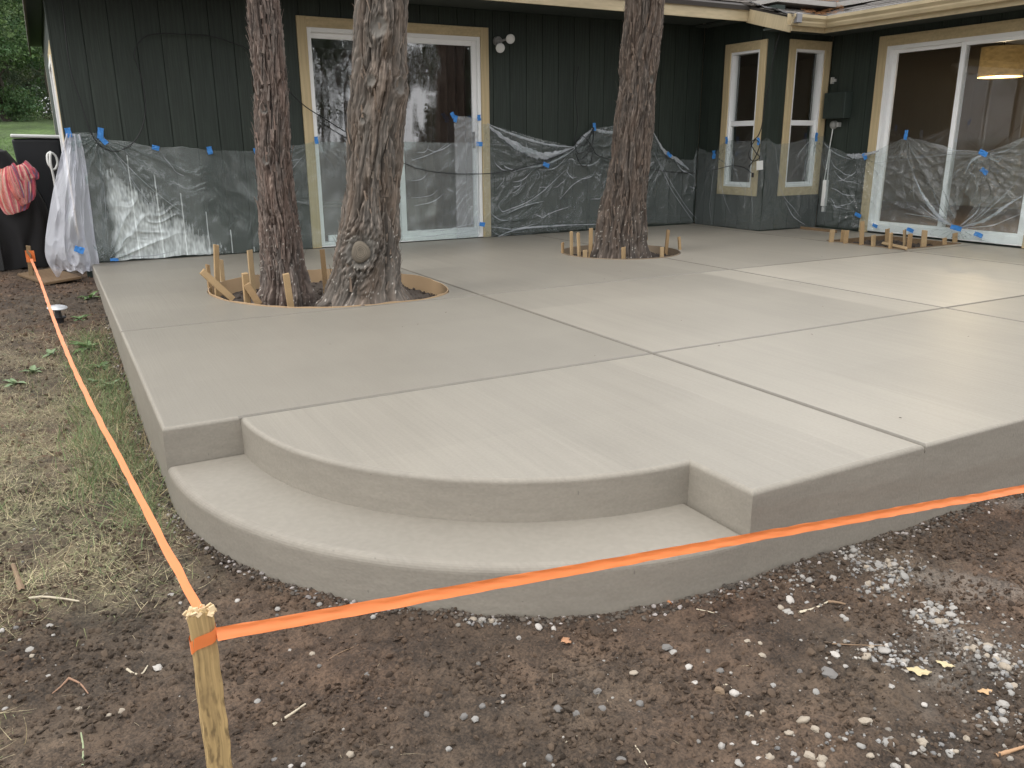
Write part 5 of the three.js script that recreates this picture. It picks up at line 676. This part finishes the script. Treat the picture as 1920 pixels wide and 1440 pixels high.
for (const [x, y, w, k] of [[95, 1174, 12, 'l'], [100, 1191, 8, 'l'], [55, 1216, 14, 'l'], [60, 1231, 12, 't'], [75, 1231, 10, 'g'], [92, 1268, 11, 'l'], [296, 1253, 18, 'w'], [323, 1118, 13, 'l'], [445, 1127, 12, 'w'], [228, 1335, 16, 't'], [204, 1341, 11, 't'], [148, 1328, 17, 't'], [4, 1182, 11, 'w'], [10, 1330, 12, 'l'], [599, 1135, 14, 'g'], [620, 1139, 9, 'l'], [638, 1121, 12, 'l'], [650, 1121, 14, 'l'], [675, 1116, 14, 'l'], [523, 1170, 18, 't'], [521, 1145, 12, 'l'], [656, 1417, 19, 't'], [483, 1317, 12, 'g'], [841, 1405, 15, 'g'], [891, 1348, 13, 'g'], [941, 1301, 14, 'g'], [569, 1435, 14, 'l'], [545, 1437, 12, 'w'], [516, 1425, 16, 'd'], [688, 1264, 17, 'd'], [585, 1225, 11, 't'], [973, 1197, 12, 'l'], [1038, 1181, 14, 'w'], [1010, 1179, 14, 'w'], [985, 1430, 13, 'l'], [1188, 1262, 15, 't'], [1132, 1239, 9, 'g'], [1262, 1225, 17, 'l'], [1290, 1252, 17, 'w'], [1302, 1281, 12, 'w'], [1376, 1301, 21, 'w'], [1350, 1296, 24, 'b'], [1401, 1203, 12, 't'], [1425, 1208, 10, 't'], [1430, 1230, 13, 't'], [1416, 1391, 13, 'w'], [1430, 1341, 16, 't'], [1400, 1340, 17, 'l'], [1407, 1345, 16, 't'], [1372, 1396, 10, 'w'], [1387, 1432, 21, 'l'], [1353, 1400, 18, 'l'], [1423, 1418, 16, 'w'], [1438, 1420, 16, 'l'], [1481, 1127, 17, 'w'], [1464, 1142, 14, 't'], [1474, 1147, 16, 'l'], [1482, 1151, 12, 'l'], [1565, 1228, 20, 'w'], [1505, 1349, 26, 't'], [1580, 1157, 13, 'l'], [1586, 1166, 12, 'l'], [1553, 1268, 32, 'd'], [1622, 1354, 25, 't'], [1519, 1414, 27, 't'], [1543, 1424, 22, 't'], [1540, 1436, 18, 't'], [1632, 1418, 18, 't'], [1680, 1435, 22, 'l'], [1702, 1439, 14, 't'], [1531, 1300, 14, 'g'], [1449, 1287, 15, 'g'], [1489, 1412, 14, 'l'], [1657, 1387, 16, 'd'], [1444, 1420, 20, 't'], [1672, 1398, 13, 'l'], [1764, 1272, 16, 'g'], [1733, 1323, 13, 'w'], [1671, 1288, 12, 'l'], [1500, 1260, 13, 'd'], [1585, 1245, 13, 'l'], [1712, 1150, 14, 'g'], [1730, 1134, 17, 'l'], [1748, 1147, 15, 'l'], [1782, 1155, 16, 'l'], [1725, 1168, 14, 'l'], [1727, 1250, 15, 'g'], [1895, 1300, 16, 'g'], [700, 1158, 12, 'l'], [1250, 1215, 20, 'd'], [1130, 1330, 20, 'd'], [1080, 1340, 18, 'd'], [1350, 1260, 16, 'd'], [1120, 1295, 22, 'd'], [1200, 1320, 18, 'd'], [1045, 1330, 22, 'd'], [905, 1325, 16, 'd'], [870, 1345, 17, 'd'], [1030, 1420, 18, 'd'], [1165, 1425, 18, 'd'], [800, 1340, 15, 'd'], [30, 1175, 12, 'd']]) { const p = gAt(x, y); if (!insideSlab(p.x, p.z, 0.01)) stone(p, pxSize(p, w), k); }
const stoneKinds = ['l', 'g', 'g', 'w', 't', 't', 'l'];
const clusters = [[1640, 1062, 55, 14, 34], [1685, 1072, 35, 22, 30], [1600, 1040, 22, 14, 14], [1655, 1102, 45, 14, 20], [1745, 1152, 40, 18, 26], [1772, 1170, 45, 22, 26], [1845, 1225, 70, 32, 40], [1885, 1255, 40, 32, 26], [1640, 1222, 70, 22, 22], [1700, 1245, 45, 22, 14], [1875, 1345, 45, 26, 16], [742, 1132, 26, 10, 22], [700, 1130, 50, 9, 12], [1000, 1150, 40, 9, 12], [900, 1165, 40, 7, 12], [640, 1110, 60, 8, 8], [1500, 1100, 60, 22, 14], [250, 905, 22, 40, 10], [1560, 1390, 130, 40, 14], [1800, 1400, 90, 30, 10]];
const gauss = () => (rnd() + rnd() + rnd() - 1.5) * 0.9;
let big = 0; const extra = [];
for (const [x, y, sx, sy, n] of clusters) { for (let i = 0; i < n; i++) { const p = gAt(x + gauss() * sx, Math.min(1460, y + gauss() * sy)); if (insideSlab(p.x, p.z, 0.006)) continue; if (i < n * 0.42) { stone(p, rr(0.011, 0.03), stoneKinds[Math.floor(rnd() * 7)]); big++; } else extra.push(p); } for (let i = 0; i < n * 4; i++) { const p = gAt(x + gauss() * sx * 1.6, Math.min(1470, y + gauss() * sy * 1.6)); if (!insideSlab(p.x, p.z, 0.004)) extra.push(p); } }
function scatter(name, geos, mat, list, parent, label, category) { // list: [pos, scale, euler, color]
  geos.forEach((g, k) => { const sub = list.filter((_, i) => i % geos.length === k); const im = new THREE.InstancedMesh(g, mat, sub.length), m = new THREE.Matrix4(), q = new THREE.Quaternion(); sub.forEach(([p, s, e, c], i) => { q.setFromEuler(e); m.compose(p, q, typeof s === 'number' ? V(s, s, s) : s); im.setMatrixAt(i, m); im.setColorAt(i, c); }); im.name = parent === scene ? numbered(name) : name; tag(im, label, category, null, 'stuff'); parent.add(im); });
}
const dirtMat = std(C(1, 1, 1), 0.95);
{
  const list = []; const put = (p, s, c, lift = 0.3) => list.push([V(p.x, groundY(p.x, p.z) + s * lift, p.z), s, new THREE.Euler(rr(-0.5, 0.5), rr(0, 6.28), rr(-0.5, 0.5)), c]);
  for (const p of extra) { const k = rnd(), v = rr(0.1, 0.3); put(p, 0.0016 + 0.0065 * Math.pow(rnd(), 1.7), k < 0.5 ? C(v, v * 0.9, v * 0.78) : C(v, v * 0.97, v * 0.94), rr(-0.1, 0.35)); }
  for (let i = 0; i < 5200; i++) { const x = rr(-0.9, 3.8), z = rr(-3.3, -0.55); if (insideSlab(x, z, 0.004)) continue; if (rnd() > 0.35 + 0.5 * sst(0.4, 2, x)) continue; const v = rr(0.1, 0.4); put({ x, z }, Math.pow(rnd(), 4) * 0.006 + 0.001, C(v, v * 0.93, v * 0.84)); }
  // crushed stone showing along the foot of the slab
  for (let i = 0; i < 2600; i++) { const t = rnd(); let x, z; if (t < 0.3) { x = XL - Math.abs(gauss()) * 0.05; z = rr(-6.5, -3.1); } else if (t < 0.65) { const a = Math.PI - rnd() * Math.PI / 2, m = 1 + Math.abs(gauss()) * 0.035; x = SCX + ROX * m * Math.cos(a); z = SCZ + ROZ * m * Math.sin(a); } else { x = rr(1.6, 3.7); z = ZF + Math.abs(gauss()) * 0.07; } if (insideSlab(x, z, 0.002)) continue; const w = rnd() < 0.16, v = w ? rr(0.2, 0.42) : rr(0.045, 0.12); put({ x, z }, rr(0.002, 0.009), C(v, v * (w ? 0.9 : 0.82), v * (w ? 0.85 : 0.66)), rr(-0.1, 0.4)); }
  scatter('gravel', stoneGeos.slice(0, 8), dirtMat, list, scene, 'small pale gravel scattered over the bare dirt', 'gravel');
}
{
  const list = []; const clodAt = (x, z, s, lift) => { const r = clamp(0.5 + 0.9 * fbm2(x * 0.8 + 20, z * 0.8, 3)), v = rr(0.5, 1.4); list.push([V(x, groundY(x, z) + s * lift, z), V(s * rr(0.8, 1.3), s * rr(0.6, 1), s * rr(0.8, 1.2)), new THREE.Euler(rr(0, 6), rr(0, 6), rr(0, 6)), C(mix(0.07, 0.084, r) * v, mix(0.052, 0.052, r) * v, mix(0.036, 0.033, r) * v)]); };
  for (let i = 0; i < 190000; i++) { const x = rr(-1.2, 3.9), z = rr(-3.6, -0.5); if (insideSlab(x, z, 0.003)) continue; const dens = sst(-0.35, 0.45, fbm2(x * 2.6 + 5, z * 2.6, 3)); if (rnd() > 0.12 + 0.9 * dens) continue; clodAt(x, z, 0.0016 + 0.0075 * Math.pow(rnd(), 4), 0.3); }
  for (let i = 0; i < 2600; i++) { const x = rr(-1.0, 3.6), z = rr(-3.2, -0.6); if (insideSlab(x, z, 0.01)) continue; const c = sst(0.25, -0.55, Math.hypot((x - 0.95) / 1.1, (z + 1.2) / 0.42) - 0.7); if (rnd() > 0.1 + 0.75 * c) continue; clodAt(x, z, 0.004 + 0.011 * Math.pow(rnd(), 2), 0.25); }
  for (let i = 0; i < 6000; i++) { const x = rr(-1.1, XL), z = rr(-8.8, -3.4); if (insideSlab(x, z, 0.003)) continue; clodAt(x, z, 0.003 + 0.01 * Math.pow(rnd(), 3), 0.3); const c = list[list.length - 1][3]; c.multiplyScalar(1.45); }
  for (const [cx, cz, rx, rz, y, n] of [[1.69, -5.92, 0.8, 0.86, -0.11, 1500], [W2.x, W2.z, 0.54, 0.54, -0.07, 700], [7.5, -5.58, 0.42, 0.42, -0.045, 300]]) for (let i = 0; i < n; i++) { const a = rr(0, 6.283), q = Math.sqrt(rnd()), x = cx + rx * q * Math.cos(a), z = cz + rz * q * Math.sin(a), s = 0.004 + 0.014 * Math.pow(rnd(), 3), v = rr(0.6, 1.3); list.push([V(x, y + 0.03 * fbm2(x * 5, z * 5, 3) + s * 0.4, z), s, new THREE.Euler(rr(0, 6), rr(0, 6), rr(0, 6)), C(0.065 * v, 0.05 * v, 0.04 * v)]); }
  scatter('soil_clods', [stoneGeos[5], stoneGeos[6], stoneGeos[7], stoneGeos[8]], dirtMat, list, scene, 'crumbly brown soil clods lying over the bare ground', 'soil');
}
{ // grass: green tufts and mown straw
  const blade = (bend, L = 1) => gridGeo(1, 4, (u, v) => V((u - 0.5) * 0.055 * (1 - v * 0.85), L * (v - bend * 0.35 * v * v), bend * v * v * L)), bl = [blade(0.4), blade(0.8), blade(0.15)];
  const gm = phy(C(1, 1, 1), 0.8, { side: THREE.DoubleSide, transmission: 0.2, thickness: 0 }), list = [], straw = [];
  const blades = (x, z, L, up, c) => list.push([V(x, groundY(x, z) - 0.003, z), V(L * rr(0.6, 1), L, L), new THREE.Euler(rr(-up, up), rr(0, 6.28), rr(-up, up), 'YXZ'), c]);
  for (let i = 0; i < 75000 && list.length < 9000; i++) { const x = rr(-1.3, 0.24), z = rr(-6.6, -1.4); if (insideSlab(x, z, 0.003)) continue; const g = greenAt(x, z); if (rnd() > g * g) continue; const v = rr(0.6, 1.5), dry = rnd() < 0.3 ? 1 : 0; blades(x, z, rr(0.03, 0.1), 0.95, C((0.15 + 0.2 * dry) * v, (0.21 + 0.08 * dry) * v, (0.085 + 0.08 * dry) * v)); }
  for (let i = 0; i < 260000 && straw.length < 42000; i++) { const x = rr(-1.4, 0.25), z = rr(-7.2, -1.25); if (insideSlab(x, z, 0.003)) continue; if (rnd() > strawAt(x, z) ** 1.2) continue; const v = rr(0.55, 1.25), L = rr(0.02, 0.075), gr = rnd() < 0.42; straw.push([V(x, groundY(x, z) + rr(0.001, 0.012), z), V(L * 0.42, L, L), new THREE.Euler(rr(1.35, 1.75) * (rnd() < 0.5 ? 1 : -1), rr(0, 6.28) , rr(-0.2, 0.2), 'YXZ'), gr ? C(0.26 * v, 0.29 * v, 0.12 * v) : C(0.6 * v, 0.51 * v, 0.31 * v)]); }
  for (let i = 0; i < 900; i++) { const x = rr(-0.9, 3.6), z = rr(-3.2, -0.6); if (insideSlab(x, z, 0.01) || rnd() > 0.25 + 0.6 * sst(0.6, -0.4, x)) continue; const v = rr(0.5, 1.1), L = rr(0.015, 0.06); straw.push([V(x, groundY(x, z) + 0.004, z), V(L * 0.5, L, L), new THREE.Euler(rr(1.35, 1.7), rr(0, 6.28), 0, 'YXZ'), C(0.42 * v, 0.34 * v, 0.22 * v)]); }
  scatter('grass', bl, gm, list, scene, 'green grass growing along the slab edge and in the yard', 'grass');
  scatter('dry_grass', bl, gm, straw, scene, 'dry mown grass lying flat beside the slab', 'grass');
  const lawn = []; for (let i = 0; i < 9000; i++) { const x = rr(-2.2, 0.1), z = -11.5 - 12 * Math.pow(rnd(), 1.5), v = rr(0.7, 1.3); lawn.push([V(x, groundY(x, z), z), V(0.12, rr(0.05, 0.1), 0.1), new THREE.Euler(rr(-0.6, 0.6), rr(0, 6.28), rr(-0.6, 0.6), 'YXZ'), C(0.12 * v, 0.21 * v, 0.05 * v)]); } scatter('lawn_grass', bl.slice(0, 1), gm, lawn, scene, 'bright green lawn grass behind the house corner', 'grass');
}
{ // broad-leaved weeds along the slab
  const lm = phy(C(0.13, 0.22, 0.07), 0.7, { side: THREE.DoubleSide, transmission: 0.25, thickness: 0 }), lm2 = phy(C(0.19, 0.27, 0.13), 0.7, { side: THREE.DoubleSide, transmission: 0.25, thickness: 0 });
  const leaf = gridGeo(4, 8, (u, v) => { const w = Math.sin(Math.PI * Math.pow(v, 0.7)) * 0.32 * (1 + 0.25 * Math.sin(v * 22)); return V((u - 0.5) * 2 * w * 0.6, 0.35 * v - 0.45 * v * v + 0.12 * Math.abs(u - 0.5), v); });
  for (const [px, py, n, L, mt] of [[170, 560, 9, 0.1, 0], [190, 690, 12, 0.09, 0], [165, 660, 12, 0.11, 0], [205, 725, 10, 0.1, 1], [185, 715, 9, 0.08, 1], [62, 700, 7, 0.09, 1], [28, 720, 7, 0.08, 1], [150, 600, 8, 0.08, 0], [95, 665, 6, 0.07, 1]]) { const p = gAt(px, py), t = tag(G('weed_plant'), mt ? 'pale green broad-leaved weed growing in the dry grass' : 'dark green broad-leaved weed growing at the slab edge', 'weed', mt ? 'pale weeds' : 'dark weeds'); t.position.set(Math.min(p.x, XL - 0.07), groundY(p.x, p.z), p.z); for (let i = 0; i < n; i++) { const m = M('leaf', leaf, mt ? lm2 : lm, t); m.rotation.set(rr(-0.6, 0.1), i / n * 6.28 + rr(-0.4, 0.4), 0, 'YXZ'); const s = L * rr(0.6, 1.1); m.scale.set(s, s, s); } }
}
{ // sticks, roots and leaves lying about
  const bark = std(C(0.24, 0.16, 0.1), 0.9), pale = std(C(0.55, 0.48, 0.36), 0.8), pinkish = std(C(0.34, 0.2, 0.13), 0.85);
  const twig = (pts, r, mt, label, name = 'twig') => { const P = pts.map(q => { const p = gAt(q[0], q[1]); p.y += r * 0.8 + (q[2] || 0); return p; }); const g = tube(P, r, 24, 6), pa = g.attributes.position, cv = new THREE.CatmullRomCurve3(P); for (let i = 0; i < pa.count; i++) { const t = Math.floor(i / 7) / 24, c = cv.getPointAt(t), k = (1 - 0.45 * t) * (1 + 0.2 * n2(t * 9, P[0].x * 30)); pa.setXYZ(i, c.x + (pa.getX(i) - c.x) * k, c.y + (pa.getY(i) - c.y) * k, c.z + (pa.getZ(i) - c.z) * k); } g.computeVertexNormals(); return tag(M(name, g, mt), label, 'stick', null); };
  twig([[42, 1114], [34, 1088], [25, 1063]], 0.011, bark, 'thick broken brown stick lying on the dirt beside a pale twig');
  twig([[45, 1125], [80, 1121], [115, 1124], [149, 1129]], 0.0045, pale, 'long pale peeled twig lying beside the broken brown stick');
  twig([[130, 1272], [115, 1288], [98, 1302]], 0.0028, pinkish, 'short forked brown twig lying in the straw'); twig([[130, 1273], [150, 1283], [166, 1302]], 0.0028, pinkish, 'thin curved brown twig lying in the straw');
  twig([[238, 1256], [250, 1264], [266, 1265], [277, 1250]], 0.0035, pale, 'curved pale root lying by a white pebble'); twig([[155, 1438], [156, 1400], [152, 1375]], 0.003, std(C(0.3, 0.34, 0.2), 0.8), 'greenish stalk standing in the straw');
  twig([[512, 1362], [545, 1342], [573, 1322]], 0.0045, pale, 'pale straight twig lying on bare soil near the stake'); twig([[597, 1258], [625, 1232], [672, 1210]], 0.0022, bark, 'thin brown root lying below the orange ribbon'); twig([[1498, 1150], [1528, 1142], [1552, 1130]], 0.004, pale, 'crooked tan twig among the gravel'); twig([[1552, 1130], [1572, 1132], [1585, 1135]], 0.005, bark, 'short bark scrap joined to the tan twig'); twig([[1306, 1143], [1330, 1148], [1350, 1154]], 0.002, pale, 'thin tan stem on dark soil beyond the ribbon'); twig([[1350, 1290], [1362, 1285], [1380, 1300]], 0.0025, pale, 'curved stem beside a brown stone'); twig([[1188, 1395], [1200, 1412], [1214, 1436]], 0.002, pale, 'thin wavy stem lying among dark clods'); twig([[1050, 1402], [1065, 1390], [1082, 1381]], 0.0022, pale, 'short pale stem lying among dark clods');
  twig([[1866, 1420], [1895, 1411], [1930, 1400]], 0.0055, std(C(0.45, 0.27, 0.15), 0.8), 'smooth tan stick lying at the yard edge'); twig([[1243, 1120], [1250, 1128], [1258, 1134]], 0.006, std(C(0.5, 0.2, 0.08), 0.8), 'small orange wood chip lying at the foot of the step', 'wood_chip'); twig([[1560, 1208], [1600, 1210], [1660, 1212]], 0.002, bark, 'thin dark twig lying across the gravel');
  const leafG = gridGeo(8, 10, (u, v) => { const w = Math.sin(Math.PI * v) * 0.3 * (1 + 0.35 * Math.sin(v * 17)); return V((u - 0.5) * 2 * w, 0.06 * Math.sin(u * 4) + 0.05 * n2(u * 2, v * 3) + 0.05, v - 0.5); });
  for (const [px, py, s, c, r, l] of [[1722, 1262, 0.06, [0.5, 0.41, 0.24], 0.8, 'pale yellow dry leaf lying on bare soil near gravel'], [1772, 1249, 0.045, [0.52, 0.43, 0.26], 0.5, 'small cream dry leaf lying beside the gravel'], [1847, 1294, 0.04, [0.5, 0.32, 0.17], 1.2, 'tan curled dry leaf lying on the gravel'], [1060, 1203, 0.045, [0.42, 0.22, 0.12], 0.2, 'brown curled leaf lying beyond the ribbon']]) { const p = gAt(px, py), m = tag(M('dry_leaf', leafG, std(C(...c), 0.85, { side: THREE.DoubleSide })), l, 'leaf'); m.position.set(p.x, groundY(p.x, p.z) + 0.004, p.z); m.rotation.y = r; m.scale.setScalar(s); }
  // specks on the slab
  const list = []; for (let i = 0; i < 40; i++) { const x = rr(0.4, 7.4), z = rr(-7.6, -1.75); if (!insideSlab(x, z, -0.1) || (x < SCX && z > SCZ)) continue; list.push([V(x, 0.002, z), V(rr(0.003, 0.008), 0.002, rr(0.001, 0.002)), new THREE.Euler(0, rr(0, 6.28), 0), C(0.06, 0.05, 0.04)]); } scatter('debris_specks', [stoneGeos[5]], dirtMat, list, scene, 'tiny dark specks of debris on the slab', 'debris');
}
scene.traverse(o => { if (o.isMesh) { o.castShadow = true; o.receiveShadow = true; } });
renderer.render(scene, camera);
